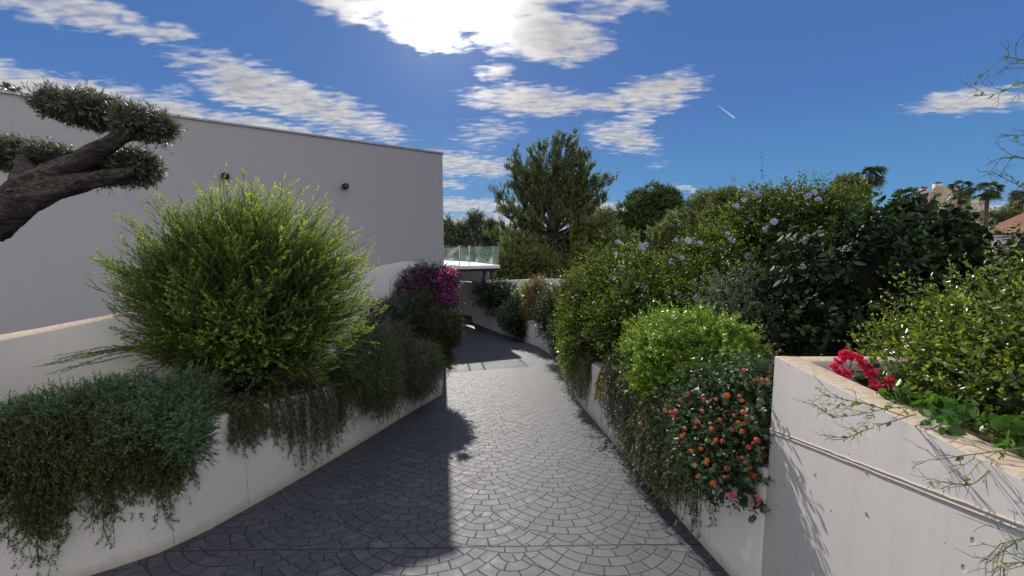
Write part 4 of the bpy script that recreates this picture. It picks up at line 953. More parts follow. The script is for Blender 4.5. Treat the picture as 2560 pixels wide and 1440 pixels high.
lant = [Blob(1780, 1010, 95, 75, 3.15, .26), Blob(1860, 965, 72, 75, 2.95, .24), Blob(1868, 1085, 58, 110, 2.72, .18), Blob(1800, 1120, 72, 90, 2.85, .18), Blob(1862, 1190, 44, 60, 2.64, .11), Blob(1725, 1060, 52, 60, 3.2, .18), Blob(1760, 1180, 40, 50, 2.85, .12)]
e_, rng, B_, D_ = make_shrub('lantana', 'lantana covered in orange and coral flower heads hanging over the low right wall', lant, P(1810, 1060, 3.0), M['lf_lant'],
     dens=560, tl=.12, k=8, L=.036, Wd=.024, ang=70, seed=70, six=True, rnd=.8, upw=.2, tipw=.9, lo=.45, hi=1.0, amp=.3, wamp=.25, wk=7, tv=1.0, nst=10, r0=.008)
hl = [flower_mesh('orange_head', M['fl_org'], rng, 26, .0135, .0085), flower_mesh('coral_head', M['fl_pnk'], rng, 26, .0135, .0085), flower_mesh('pink_head', M['fl_hot'], rng, 26, .013, .0085)]
LF = [(1790, 998, 1), (1885, 951, 1), (1905, 948, 1), (1918, 950, 1), (1860, 925, 1), (1720, 985, 2), (1760, 998, 2), (1818, 988, 0), (1848, 990, 1), (1855, 1002, 0), (1678, 1030, 1), (1690, 1028, 1), (1684, 1040, 2), (1662, 1025, 0), (1755, 1027, 1), (1835, 1038, 2), (1858, 1030, 1), (1868, 1042, 1), (1846, 1056, 0), (1600, 1058, 1),
      (1780, 1072, 1), (1780, 1075, 0), (1712, 1070, 1), (1705, 1090, 0), (1740, 1068, 0), (1790, 1100, 0), (1806, 1102, 1), (1775, 1102, 1), (1855, 1078, 0), (1830, 1074, 1), (1892, 1100, 1), (1882, 1108, 1), (1905, 1125, 1), (1908, 1138, 2), (1872, 1118, 2), (1816, 1138, 1), (1752, 1122, 0), (1728, 1128, 0), (1766, 1158, 1), (1768, 1150, 0), (1822, 1158, 0),
      (1856, 1144, 0), (1874, 1168, 0), (1812, 1192, 1), (1818, 1170, 0), (1892, 1190, 0), (1884, 1190, 0), (1782, 1208, 0), (1744, 1192, 0), (1826, 1238, 2), (1892, 1240, 1), (1896, 1250, 1), (1880, 1268, 1), (1836, 1236, 1), (1745, 1055, 1), (1860, 1060, 2), (1700, 1000, 2), (1890, 1070, 1), (1800, 1050, 1), (1900, 1012, 1)]
for (px, py, k_) in LF:
    bt = min(lant, key=lambda b_: np.linalg.norm((P(px, py, 2.8)-b_.c)/b_.r)); t_ = np.linalg.norm(bt.c)/np.linalg.norm(ray(px, py))-.20 if px < 1900 else 2.56
    put(hl[k_], 'flower_head', P(px, py, max(t_, 2.5)), nrm(-P(px, py, 1)+np.array([-.3, 0, 1.1])+rng.normal(size=3)*.35), e_, rng, rng.uniform(.65, 1.05))

# the tall dark broad-leaved shrub
dk = [Blob(2140, 720, 185, 150, 4.1, .7), Blob(1990, 770, 120, 130, 4.5, .6), Blob(2300, 690, 130, 100, 4.1, .6), Blob(2385, 660, 55, 50, 4.2, .4), Blob(2060, 860, 140, 90, 4.0, .5), Blob(2250, 800, 150, 110, 4.3, .5), Blob(2220, 610, 120, 66, 4.4, .4), Blob(2320, 625, 90, 56, 4.4, .35), Blob(2700, 760, 300, 150, 4.3, .8)]
def big_leaves(mb, rng):
    st, dr, ln = [], [], []
    for (px, py) in ((2010, 590), (2040, 575), (2090, 560), (2130, 545), (2180, 540), (2230, 520), (2260, 560), (2290, 530), (2330, 545), (2370, 545), (2410, 560), (2390, 600), (2300, 600), (2200, 600), (2100, 620), (2000, 650), (2340, 640), (2050, 660), (2150, 650), (2250, 650), (2430, 540)):
        for _ in range(3): st.append(P(px+rng.uniform(-30, 30), py+62, 3.95)+rng.normal(size=3)*[.05, .15, .05]); dr.append((rng.normal()*.45, rng.normal()*.3-.1, 1)); ln.append(rng.uniform(.22, .42))
    pp = grow(rng, np.array(st), np.array(dr, float), np.array(ln), 5, .02, .12)
    leaves_on(mb, rng, pp, 9, .105, .066, 70, .15, .7, .9, six=True, droop=.15)
    mb.tubes(pp, .008, .003, 4, rnd=.0)
make_shrub('laurel_shrub', 'tall very dark shrub with large glossy leaves on upright stems behind the near wall corner', dk, P(2150, 900, 4.2), M['lf_vdark'],
           dens=130, tl=.25, k=8, L=.075, Wd=.042, ang=65, seed=80, six=True, nst=18, r0=.02, rnd=.6, extra=big_leaves, tipw=.7, tip0=.6)
yb = [Blob(2365, 885, 145, 95, 2.5, .4), Blob(2480, 845, 130, 100, 2.25, .45), Blob(2260, 915, 78, 48, 2.6, .3), Blob(2480, 950, 150, 110, 1.95, .32), Blob(2600, 800, 120, 105, 2.1, .4), Blob(2350, 960, 120, 60, 2.1, .3), Blob(2640, 900, 150, 160, 1.8, .35), Blob(2520, 1000, 110, 60, 1.75, .25), Blob(2420, 900, 120, 90, 2.3, .4), Blob(2850, 850, 230, 190, 2.0, .5), Blob(3200, 830, 260, 200, 2.1, .5)]
make_shrub('mastic_shrub', 'glossy yellow green shrub growing over the top of the near right wall', yb, P(2400, 1000, 2.5), M['lf_yel'], dens=1050, tl=.15, k=11, L=.030, Wd=.0145, ang=55, seed=81, six=True,
           rnd=.8, upw=.25, tipw=1.0, tip0=.5, nst=16, r0=.008, lo=.45, hi=1.0, amp=.25, wamp=.25, wk=6, tv=1.2)
make_shrub('creeping_ivy', 'fresh green broad leaves creeping along the top of the near right wall',
           [Blob(2300, 1025, 90, 22, 1.66, .08), Blob(2420, 1070, 100, 26, 1.42, .08), Blob(2540, 1110, 80, 30, 1.28, .08)], P(2420, 1080, 1.5), M['lf_ivy'], dens=420, tl=.06, k=5, L=.042, Wd=.028, ang=65, seed=82, six=True, corem=False, tipw=.2, nst=3, r0=.003, rnd=.9)

# red bougainvillea blossoms behind the wall corner
rng = np.random.default_rng(90)
e_ = empty('red_bougainvillea', P(2150, 960, 2.2), 'low plant with crimson papery blossoms behind the corner of the near wall', 'flowering plant')
st = np.repeat(P(2160, 985, 2.25)[None], 14, 0)+rng.normal(size=(14, 3))*.04
pt = grow(rng, st, rdir(rng, 14)*[1, .5, .3]+np.array([-.1, -.1, .8]), rng.uniform(.12, .28, 14), 4, .05, .15)
MB().tubes(pt, .004, .002, 4).build('stems', M['bark_s'], e_, attrs=False)
leaves_on(MB(), rng, pt, 14, .035, .022, 60, .1, .8, .4, six=True).build('foliage', M['lf_yel'], e_)
rm = []
for k_ in range(2):
    mm = MB(); Dn = rdir(rng, 26); mm.leaves(Dn*.008, nrm(Dn+rng.normal(size=Dn.shape)*.3), rdir(rng, 26), .036, .034, rng.random(26), (rng.random(26) < .25)*.7, six=True, fold=.2)
    o = mm.build('tmp', M['fl_red']); rm.append(o.data); bpy.data.objects.remove(o)
for i, (px, py) in enumerate(((2112, 886), (2100, 900), (2145, 896), (2155, 905), (2085, 918), (2098, 932), (2165, 918), (2180, 928), (2172, 938), (2188, 962), (2220, 955), (2128, 890), (2110, 935))):
    put(rm[i % 2], 'blossom', P(px, py, 2.12), (rng.normal()*.4, -.5, 1), e_, rng, .72)

# jasmine sprays reaching out over the wall
def spray(label, runs, seed, leafy=.5, flowers=(), name='jasmine_spray', r0=.0022, group='thin sprays over the near wall', tl=.10, nb=7):
    rng = np.random.default_rng(seed); e_ = empty(name, runs[0][0], label, 'twig spray', group)
    sm = MB(); lf = MB()
    for run in runs:
        p_ = smooth_path(np.array(run), 2)[None]; sm.tubes(p_, r0, r0*.5, 5)
        Pn, Tn, s = sample(rng, p_, nb, .25); dd = nrm(Tn+perp(rng, Tn)*.8)
        b1 = grow(rng, Pn, dd, tl*rng.uniform(.5, 1.3, len(Pn)), 5, .02, .18); sm.tubes(b1, r0*.55, r0*.35, 4)
        P2, T2, s2 = sample(rng, b1, 4, .3); b2 = grow(rng, P2, nrm(T2+perp(rng, T2)*.9), tl*.4*rng.uniform(.4, 1.2, len(P2)), 3, .03, .2); sm.tubes(b2, r0*.4, r0*.25, 3)
        if leafy: leaves_on(lf, rng, p_, int(22*leafy), .026, .012, 60, .1, .9, .5, six=True); leaves_on(lf, rng, b1[rng.random(len(b1)) < leafy*.6], 4, .018, .008, 55, .3, .9, .5, six=True)
    sm.build('twigs', M['stem'], e_, attrs=False)
    if leafy: lf.build('foliage', M['lf_lime'], e_)
    if flowers:
        fm = flower_mesh('white_flower', M['fl_whi'], rng, 1, .002, .013, 5, pw=.006)
        for (px, py, t_) in flowers: put(fm, 'white_flower', P(px, py, t_), (rng.normal()*.3, -1, .2), e_, rng, 1.0)
spray('fine leafy twigs with small white flowers arching left over the near wall', [[P(2330, 1030, 1.52), P(2240, 1015, 1.50), P(2160, 1035, 1.50), P(2080, 1045, 1.53)], [P(2290, 1035, 1.50), P(2210, 1060, 1.47), P(2150, 1080, 1.46), P(2110, 1100, 1.48)], [P(2260, 1040, 1.5), P(2170, 1010, 1.5), P(2120, 1000, 1.52), P(2065, 990, 1.56)]], 91, .6, [(2178, 1062, 1.44), (2172, 1090, 1.44), (2190, 1070, 1.44)])
spray('bare fine twigs hanging in front of the near wall further right', [[P(2560, 1120, 1.22), P(2480, 1130, 1.22), P(2400, 1140, 1.24), P(2340, 1150, 1.27)], [P(2520, 1120, 1.24), P(2470, 1180, 1.2), P(2430, 1215, 1.2), P(2380, 1210, 1.23)]], 92, .15)
spray('twigs with two cream flowers at the lower right edge of the near wall', [[P(2640, 1330, 1.02), P(2560, 1345, 1.02), P(2500, 1360, 1.03)], [P(2640, 1400, 1.0), P(2560, 1405, 1.0), P(2500, 1410, 1.02)]], 93, .1, [(2512, 1352, 1.0), (2505, 1408, .99), (2520, 1340, 1.0)])
spray('thin bare twigs entering the sky at the upper right edge', [[P(2640, 210, 1.7), P(2560, 200, 1.7), P(2500, 235, 1.7), P(2440, 240, 1.7)], [P(2640, 170, 1.7), P(2560, 150, 1.7), P(2510, 142, 1.7)], [P(2640, 340, 1.7), P(2580, 330, 1.7), P(2540, 345, 1.7)], [P(2640, 420, 1.7), P(2580, 400, 1.7), P(2520, 385, 1.7)], [P(2640, 520, 1.7), P(2560, 470, 1.7), P(2500, 440, 1.7)]], 94, .25, name='overhanging_twigs', group='thin sprays over the near wall', tl=.12, nb=6)

# ------------------------------------------------------------------ plants along the far right wall
far = dict(k=10, corem=True)
make_shrub('climbing_vine', 'open leafy vine hanging over the forward stepping white wall section', [Blob(1203, 735, 22, 26, 19.3, .35), Blob(1222, 750, 18, 30, 19.0, .3)], P(1222, 770, 19.2), M['lf_far'], dens=55, tl=.35, k=9, L=.10, Wd=.06, seed=100, corem=False, rnd=.9, lo=.2)
make_shrub('dark_shrub', 'tall dark shrub at the corner pillar of the far white wall', [Blob(1243, 742, 30, 40, 18.9, .5), Blob(1262, 735, 26, 28, 18.7, .5)], P(1250, 790, 19), M['lf_dark'], dens=110, tl=.35, k=10, L=.09, Wd=.04, seed=101)
make_shrub('clipped_ball_shrub', 'round dense green ball shrub hanging on the far low wall', [Blob(1268, 792, 24, 32, 17.6, .42)], P(1268, 810, 17.8), M['lf_rose'], dens=420, tl=.14, k=12, L=.05, Wd=.018, seed=102)
make_shrub('grassy_shrub', 'dark drooping tuft hanging down the far low wall right of the ball shrub', [Blob(1296, 812, 17, 26, 16.6, .35)], P(1298, 810, 16.8), M['lf_vdark'], dens=300, tl=.35, k=12, L=.09, Wd=.02, seed=103, g=.3, upw=-.2)
make_shrub('silver_shrub', 'pale silver leaved shrub above the drooping dark tuft', [Blob(1300, 757, 20, 34, 17.6, .4)], P(1300, 790, 17.8), M['lf_grey'], dens=150, tl=.3, k=10, L=.08, Wd=.03, seed=104, tipw=1.0)
make_shrub('olive_green_shrub', 'olive green shrub with rusty tips standing against the far straight wall', [Blob(1338, 775, 30, 50, 16.4, .5), Blob(1345, 725, 22, 30, 16.6, .4)], P(1338, 820, 16.6), M['lf_orange'], dens=200, tl=.28, k=11, L=.07, Wd=.022, seed=105, tipw=.3)
make_shrub('glossy_shrub', 'dark glossy small leaved shrub where the curved wall turns towards the camera', [Blob(1375, 795, 36, 60, 13.3, .5), Blob(1402, 850, 26, 48, 11.2, .4), Blob(1395, 760, 30, 40, 12.5, .4)], P(1390, 850, 12.8), M['lf_dark'], dens=260, tl=.22, k=12, L=.055, Wd=.02, seed=106, tipw=.9)
make_shrub('green_tuft', 'small fresh green tuft between the silver and the olive green shrub', [Blob(1318, 730, 13, 24, 17.2, .3)], P(1318, 760, 17.2), M['lf_lime'], dens=160, tl=.3, k=10, L=.08, Wd=.02, seed=107)

# ------------------------------------------------------------------ trees behind
def tree(name, label, blobs, root, lm, *, seed, dens=14, tl=.7, k=14, L=.22, Wd=.06, r=.16, upw=.4, cat='tree', group=None, g=0.0, nst=9, rnd=.5, cf=.55, lo=.5, corem=True, bk='bark_p', tipw=.8):
    rng = np.random.default_rng(seed); e_ = empty(name, root, label, cat, group)
    mb = MB()
    if corem: core(mb, blobs, cf, seed)
    # break each blob into smaller clumps
    sub = []
    for bb in blobs:
        d = rdir(rng, 26)
        for q_ in d:
            if q_@nrm(bb.c) < .6:
                s_ = Blob(0, 0, 1, 1, 1); f = rng.uniform(.22, .40); s_.c = bb.c+q_*bb.r*rng.uniform(.55, .80); s_.r = bb.r*f; sub.append(s_)
    B_, D_, Rb = shrub(rng, sub, dens, tl, seed, lo, 1.0, 1.0, upw, rnd)
    pp = grow(rng, B_, D_, tl*rng.uniform(.4, 1.3, len(B_)), 3, g, .12)
    leaves_on(mb, rng, pp, k, L, Wd, 45, .0, .5, tipw, rbase=Rb)
    mb.build('crown', lm, e_)
    sm = MB(); c0 = np.mean([b_.c for b_ in blobs], axis=0); top = np.array([c0[0], c0[1], (root[2]+c0[2])/2])
    sm.tubes(smooth_path(np.array([root, (root+top)/2+rng.normal(size=3)*.1, top, c0]), 2), r, r*.45, 8)
    pick = [sub[i] for i in rng.integers(0, len(sub), nst*2)]
    sm.tubes(stems(pick, top, rng, nst*2, bend=.6), r*.4, r*.08, 5)
    sm.build('trunk', M[bk], e_, attrs=False)
    return e_
def gz(x, y): return float(zterr(np.array([[x]]), np.array([[y]]))[0, 0])
def rootat(px, t):
    p_ = P(px, 720, t); return np.array([p_[0], p_[1], max(gz(p_[0], p_[1]), -7)])

def pine():
    rng = np.random.default_rng(120); t0 = 34.0; root = rootat(1388, t0)
    e_ = empty('pine_tree', root, 'tall open crowned pine with forked trunk rising beyond the white wall', 'tree')
    fork = P(1388, 598, t0); sm = MB()
    sm.tubes(smooth_path(np.array([root, P(1384, 680, t0), P(1391, 630, t0), fork]), 2), .34, .22, 10)
    ends = []
    lim = [(1300, 425), (1328, 398), (1360, 372), (1400, 355), (1432, 372), (1452, 410), (1462, 440), (1520, 450), (1505, 500), (1478, 470), (1240, 500), (1262, 540), (1285, 470), (1300, 540), (1340, 440), (1385, 420), (1420, 430), (1345, 500), (1430, 500), (1375, 480), (1460, 545), (1320, 560), (1400, 540), (1480, 580), (1270, 590), (1290, 405), (1312, 440), (1470, 405), (1440, 385), (1345, 378), (1380, 362), (1415, 362), (1258, 640), (1525, 625), (1300, 655), (1480, 650), (1345, 640), (1430, 650), (1240, 600), (1380, 660), (1283, 430), (1282, 475), (1478, 520), (1475, 430)]
    L1 = []
    for (px, py) in lim:
        e2 = P(px, py, t0+rng.uniform(-1.8, 1.8)); w = np.clip((620-py)/260, 0, 1)
        s_ = fork*(1-.0)+np.array([rng.normal()*.1, rng.normal()*.1, (e2[2]-fork[2])*.28*rng.uniform(.3, 1.3)*(abs(px-1388) > 40)])
        s_[0] += (e2[0]-fork[0])*.04
        mid = s_*.5+e2*.5+np.array([(e2[0]-fork[0])*.16, 0, -.35])
        tt = np.linspace(0, 1, 10)[:, None]; L1.append((1-tt)**2*s_+2*tt*(1-tt)*mid+tt**2*e2)
    L1 = np.array(L1); sm.tubes(L1, .11, .02, 6)
    main = smooth_path(np.array([fork, P(1392, 540, t0), P(1385, 470, t0), P(1398, 400, t0)]), 2); sm.tubes(main, .2, .04, 8)
    left = smooth_path(np.array([fork, P(1360, 545, t0), P(1335, 480, t0), P(1330, 430, t0)]), 2); sm.tubes(left, .16, .04, 8)
    L1b = np.concatenate([L1, main[np.linspace(0, len(main)-1, 10).astype(int)][None], left[np.linspace(0, len(left)-1, 10).astype(int)][None]])
    Pn, Tn, s = sample(rng, L1b, 15, .22); dd = nrm(Tn*.8+perp(rng, Tn)*.9+np.array([0, 0, .55]))
    L2 = grow(rng, Pn, dd, rng.uniform(.7, 2.1, len(Pn))*(1.15-.5*s), 5, -.10, .12); sm.tubes(L2, .022, .008, 4)
    P3, T3, s3 = sample(rng, L2, 11, .15); dd = nrm(T3*.7+perp(rng, T3)*.8+np.array([0, 0, .6]))
    L3 = grow(rng, P3, dd, rng.uniform(.25, .75, len(P3)), 4, -.14, .12); sm.tubes(L3, .012, .005, 3)
    sm.build('trunk', M['bark_p'], e_, attrs=False)
    mb = MB(); rb = np.clip(np.repeat(rng.random(len(L2)), 11)*.8+rng.random(len(L3))*.2, 0, 1)
    P4, T4, s4 = sample(rng, L3, 22, .2); pp = perp(rng, T4); D = nrm(T4*.9+pp*.65+np.array([0, 0, .25])); N = nrm(pp+rng.normal(size=D.shape)*.5)
    mb.leaves(P4, D, N, .20*rng.uniform(.7, 1.2, len(P4)), .05, np.clip(np.repeat(rb, 22)*.8+rng.random(len(P4))*.2, 0, 1), np.clip((s4-.75)*3, 0, 1)*rng.random(len(P4))*.6)
    mb.build('crown', M['lf_pine'], e_)
pine()
tree('pine_tree', 'bushy olive green pine growing under the tall open pine', [Blob(1290, 640, 52, 48, 30), Blob(1330, 665, 60, 45, 29), Blob(1265, 680, 40, 40, 28)], rootat(1300, 29.5), M['lf_far'], seed=121, L=.20, Wd=.05, dens=22, upw=.5)
tree('pine_tree', 'dark shaded tree behind the trunk of the tall open pine', [Blob(1400, 640, 80, 55, 37), Blob(1460, 625, 70, 55, 36), Blob(1350, 620, 50, 40, 38)], rootat(1410, 37), M['lf_cyp'], seed=122, L=.24, Wd=.06)
tree('dense_tree', 'dark green tree mass left of the blue flowered bush below the dome pine', [Blob(1490, 600, 60, 60, 33), Blob(1540, 640, 60, 60, 31), Blob(1450, 670, 60, 50, 30)], rootat(1495, 32), M['lf_far'], seed=123, L=.22, Wd=.06)
tree('pine_tree', 'small rounded pine top just right of the tall open pine', [Blob(1515, 560, 34, 36, 52), Blob(1490, 585, 40, 40, 50)], rootat(1510, 51), M['lf_far'], seed=124, L=.3, Wd=.08, dens=8)
dome = 'dome shaped pines on the skyline'
tree('stone_pine', 'tallest dome shaped dark pine on the skyline', [Blob(1632, 510, 74, 48, 48), Blob(1590, 550, 56, 46, 47), Blob(1670, 540, 50, 45, 46), Blob(1620, 570, 60, 40, 46)], rootat(1630, 48), M['lf_pine2'], seed=125, L=.26, Wd=.07, dens=16, upw=.5, tl=.5, group=dome)
tree('stone_pine', 'lower olive green dome pine right of the tallest dome pine', [Blob(1750, 522, 64, 44, 43), Blob(1700, 570, 50, 45, 41), Blob(1760, 560, 55, 45, 42), Blob(1660, 600, 45, 40, 40)], rootat(1730, 42), M['lf_pine'], seed=126, L=.24, Wd=.06, dens=16, upw=.5, tl=.5, group=dome)
tree('stone_pine', 'olive toned pine crown rising left of the top of the blue flowered bush', [Blob(1815, 508, 45, 35, 38), Blob(1850, 520, 45, 40, 37), Blob(1790, 560, 50, 40, 37)], rootat(1820, 38), M['lf_far'], seed=127, L=.22, Wd=.06, dens=16, tipw=.5, tl=.5, group=dome)
rowg = 'row of upright trees behind the terrace'
for i, (px, py, rx, rz_, lab) in enumerate(((1118, 590, 20, 42, 'narrow tree touching the house corner above the glass balustrade'), (1152, 598, 22, 34, 'lowest tree of the row above the lounger'), (1190, 580, 30, 44, 'broadest and darkest tree of the row above the glass balustrade'), (1228, 592, 20, 36, 'airy tree at the right end of the row above the balustrade corner'))):
    tree('row_tree', lab, [Blob(px, py, rx, rz_, 36+i*.4, 1.0), Blob(px+4, py+40, rx*1.2, 40, 36+i*.4, 1.1), Blob(px, py-rz_*.55, rx*.55, rz_*.5, 36+i*.4, .6)], rootat(px, 36+i*.4), M['lf_cyp'], seed=130+i, L=.17, Wd=.045, dens=13, tl=.75, upw=1.0, r=.1, group=rowg, corem=False, k=16)
tree('leafy_tree', 'rounded olive green tree beside the palm on the right skyline', [Blob(2118, 470, 32, 34, 26, .8), Blob(2100, 510, 50, 40, 25, 1.0), Blob(2140, 500, 35, 35, 26, .8)], rootat(2120, 26), M['lf_far'], seed=140, L=.14, Wd=.045, dens=40, tl=.4)

def palm(label, px, py, t_, rad, seed, n=26, trunk_r=.2, name='palm_tree', lowpy=620):
    rng = np.random.default_rng(seed); top = P(px, py, t_); root = np.array([top[0]+.2, top[1], min(gz(top[0], top[1]), top[2]-3)])
    e_ = empty(name, root, label, 'palm tree', 'fan palms on the right skyline')
    MB().tubes(smooth_path(np.array([root, (root+top)/2+np.array([.15, 0, 0]), top]), 2), trunk_r*1.2, trunk_r*.8, 10).build('trunk', M['palmt'], e_, attrs=False)
    mb = MB(); d = rdir(rng, n*3); d = d[d[:, 2] > -.75][:n]; n = len(d)
    for i in range(n):
        q_ = d[i]; pet = rad*.5*rng.uniform(.8, 1.1); path = grow(rng, top[None], (q_+np.array([0, 0, .2]))[None], [pet], 4, .03 if q_[2] > .2 else .09, .02)
        mb.tubes(path, .03, .015, 3, rnd=.2); tip = path[0, -1]; ax = nrm(path[0, -1]-path[0, -2])
        sd = nrm(np.cross(ax, [0, 0, 1.0])+1e-6); up_ = np.cross(sd, ax); ro_ = rng.uniform(-1.3, 1.3); sd = sd*math.cos(ro_)+up_*math.sin(ro_); up = np.cross(sd, ax); m_ = 15
        th = np.linspace(-1.35, 1.35, m_); D = nrm(ax[None]*np.cos(th)[:, None]+sd[None]*np.sin(th)[:, None]+np.array([0, 0, -.05]))
        Ll = rad*.55*rng.uniform(.85, 1.1, m_)*(1-.25*np.abs(th)/1.35)
        mb.leaves(np.repeat(tip[None], m_, 0), D, nrm(up[None]+rng.normal(size=(m_, 3))*.15), Ll, rad*.085, np.clip(.3+.5*(q_[2])+rng.normal(0, .12, m_), 0, 1), (.9 if q_[2] < -.5 else 0)*.6, droop=.4)
    mb.build('crown', M['lf_palm'], e_)
palm('left palm of the pair in front of the beige house', 2400, 474, 45, 1.45, 150)
palm('right palm of the pair beside the beige house', 2468, 478, 44, 1.5, 151)
palm('palm behind the rounded olive green tree', 2172, 446, 30, 1.35, 152)
palm('dark low palm left of the beige house, just above the dark shrub', 2268, 498, 26, 1.05, 153)
palm('palm cut by the right edge of the picture', 2566, 478, 44, 1.5, 154)
tree('leafy_tree', 'low green trees under the right palm pair', [Blob(2500, 545, 50, 18, 50, 2), Blob(2545, 520, 30, 28, 52, 1.5)], rootat(2520, 50), M['lf_far'], seed=141, L=.3, Wd=.09, dens=8, cat='trees')

# ------------------------------------------------------------------ houses on the right
def hz(py, t): return P(1280, py, t)[2]
t_ = 60.0
he2 = empty('hillside_house', P(2340, 560, t_), 'beige flat roofed house with chimneys on the hillside behind the palms', 'house')
def block(pxa, pxb, pytop, ta, tb, mat_, name='wall', deep=8, pybot=640):
    a_ = P(pxa, 600, ta)[:2]; b2 = P(pxb, 600, tb)[:2]; n = nrm((a_+b2)/2)
    return MB().prism(ccw([a_, b2, b2+n*deep, a_+n*deep]), hz(pybot, ta), hz(pytop, (ta+tb)/2)).build(name, M[mat_], he2, attrs=False)
block(2298, 2329, 482, 61.5, 60.5, 'pinkw'); block(2329, 2395, 470, 60, 62.5, 'beige'); block(2395, 2455, 500, 62, 65, 'pinkw', deep=6)
block(2402, 2455, 510, 58, 61, 'beige', deep=2.8); block(2245, 2300, 503, 64, 63, 'beige', deep=6)
for (px, py, t2) in ((2308, 482, 62.3), (2343, 470, 61.2)):
    c = P(px, py, t2); MB().box((c[0], c[1], c[2]+.1), (.8, .8, 1.0)).build('chimney', M['beige'], he2, attrs=False)
    MB().box((c[0], c[1], c[2]+.74), (.6, .6, .26)).build('chimney_cap', M['dark'], he2, attrs=False)
for (px, py, w, h_) in ((2313, 500, .7, 1.3), (2320, 500, .6, 1.3), (2306, 502, .5, 1.1), (2378, 510, 1.0, 1.2), (2350, 530, 1.2, 1.3)):
    c = P(px, py, 60.6 if px > 2330 else 61.0); s_ = P(px, py, c[1]/ray(px, py)[1]-.35)
    f_ = MB().box(s_, (w, .12, h_)).build('window', M['frame'], he2, attrs=False)
    g2 = MB().box((s_[0], s_[1]-.075, s_[2]), (w*.72, .04, h_*.8)).build('pane', M['window'], he2, attrs=False); g2.parent = f_
MB().box(P(2425, 506, 59.5), (5.5, .1, .5)).build('railing', M['frame'], he2, attrs=False)

ce = empty('tiled_house', P(2500, 620, 20), 'low white house with clay tile roof and pale rubble stone wall at the right edge', 'house')
e0 = P(2432, 588, 19.0); e1 = P(2700, 588, 19.0); ez = hz(589, 19)
b = MB(); n_t = 26
for i in range(n_t):
    f = (i+.5)/n_t; x = e0[0]+(e1[0]-e0[0])*f; w = (e1[0]-e0[0])/n_t
    rise_ = 1.45; pa = np.array([x, e0[1]-.15, ez+.02]); pb = np.array([x+7.5, e0[1]+4.0, ez+rise_])
    th = np.linspace(0, math.pi, 6); V = []
    for q_ in (pa, pb):
        for a in th: V.append(q_+np.array([math.cos(a)*w*.42, 0, math.sin(a)*w*.34+.05]))
    b.add(V, [[k, k+1, k+7, k+6] for k in range(5)])
b.build('tile_rows', M['clay'], ce, smooth=True, attrs=False)
MB().add([[e0[0], e0[1]-.1, ez], [e1[0], e1[1]-.1, ez], [e1[0]+7.5, e1[1]+4, ez+1.43], [e0[0]+7.5, e0[1]+4, ez+1.43]], [[0, 1, 2, 3]]).build('roof', M['clay'], ce, attrs=False)
MB().box(((e0[0]+e1[0])/2+.2, e0[1]+1.9, ez-1.6), (e1[0]-e0[0]-.2, 3.6, 3.15)).build('wall', M['whitew'], ce, attrs=False)
m, t = mat('rubble_stone'); pos = t.n('ShaderNodeNewGeometry').outputs['Position']; mp_ = t.n('ShaderNodeMapping', ins={0: pos, 'Scale': (3.0, 3.0, 5.5)}).outputs[0]
vo = t.n('ShaderNodeTexVoronoi', ins={'Vector': mp_, 'Scale': 1.0}); vo.feature = 'DISTANCE_TO_EDGE'; vc = t.n('ShaderNodeTexVoronoi', ins={'Vector': mp_, 'Scale': 1.0})
cc = t.mix(t.mr(vc.outputs['Color'], 0, 1), (.50, .49, .46, 1), (.78, .76, .72, 1)); cc = t.mix(t.mr(vo.outputs[0], .03, .12), (.10, .09, .09, 1), cc)
bp = t.n('ShaderNodeBump', ins={'Strength': 1.0, 'Distance': .06, 'Height': t.mr(vo.outputs[0], 0, .2)})
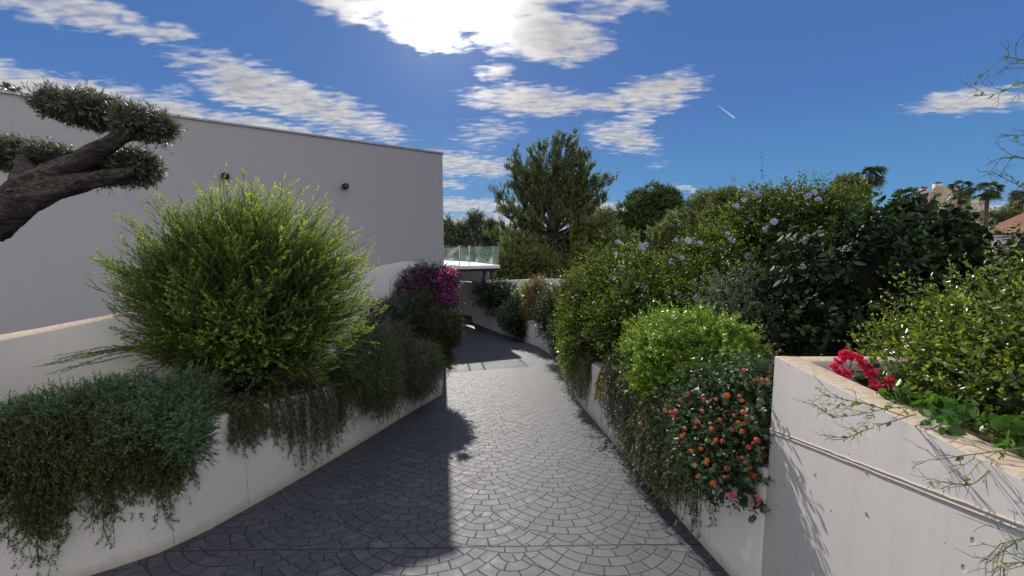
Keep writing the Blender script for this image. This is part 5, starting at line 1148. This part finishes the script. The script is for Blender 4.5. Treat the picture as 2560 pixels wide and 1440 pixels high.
pr = t.n('ShaderNodeBsdfPrincipled', ins={'Base Color': cc, 'Roughness': .85, 'Normal': bp.outputs[0]}); t.n('ShaderNodeOutputMaterial', ins={0: pr.outputs[0]}); M['rubble'] = m
c = P(2580, 620, 17.5); MB().box((c[0]+.6, c[1], hz(640, 17.5)-.4), (4.6, .3, hz(604, 17.5)-hz(640, 17.5)+1.4)).build('stone_wall', M['rubble'], ce, attrs=False)
MB().box((P(2460, 600, 17.2)[0], c[1]-.05, hz(620, 17.2)-.3), (.22, .4, 1.6)).build('corner_post', M['dark'], ce, attrs=False)
we = empty('white_villa', P(1545, 600, 60), 'small distant white house glimpsed between the pines', 'house')
c = P(1545, 600, 58); MB().box((c[0], c[1], c[2]-2), (2.6, 3, 5.6)).build('wall', M['whitew'], we, attrs=False)
MB().bar((c[0]-1.5, c[1]-.2, c[2]+.85), (c[0]+1.5, c[1]-.2, c[2]+.85), 3.4, .12).build('roof', M['coping'], we, attrs=False)
MB().box((c[0]+.1, c[1]-1.53, c[2]-.1), (.35, .08, 1.3)).build('window', M['window'], we, attrs=False)

# a little dry litter along the foot of the right wall and at the left wall
rng = np.random.default_rng(200); mb = MB(); pts = []
for i in range(150):
    yv = rng.uniform(2.7, 11); xr = np.interp(-yv, -RP[:, 1], RP[:, 0])-.03-abs(rng.normal())*.22; pts.append((xr, yv, float(zroad(yv))+.006))
for i in range(60):
    yv = rng.uniform(2.8, 8); xl = np.interp(yv, LP[:, 1], LP[:, 0])+.03+abs(rng.normal())*.15; pts.append((xl, yv, float(zroad(yv))+.006))
pts = np.array(pts); n = len(pts); a = rng.uniform(0, 6.28, n)
D = nrm(np.c_[np.cos(a), np.sin(a), rng.uniform(-.12, .25, n)]); N = nrm(np.c_[rng.normal(size=(n, 2))*.25, np.ones(n)])
mb.leaves(pts, D, N, rng.uniform(.012, .03, n), rng.uniform(.006, .014, n), rng.random(n), (rng.random(n) < .2)*.9)
litter = leafmat('dry_leaf', (.06, .04, .02), (.20, .13, .06), (.45, .16, .06), .8, .1)
tag(mb.build('leaf_litter', litter), 'scattered small dry leaves and petals along the foot of the driveway walls', 'leaf litter', kind='stuff')
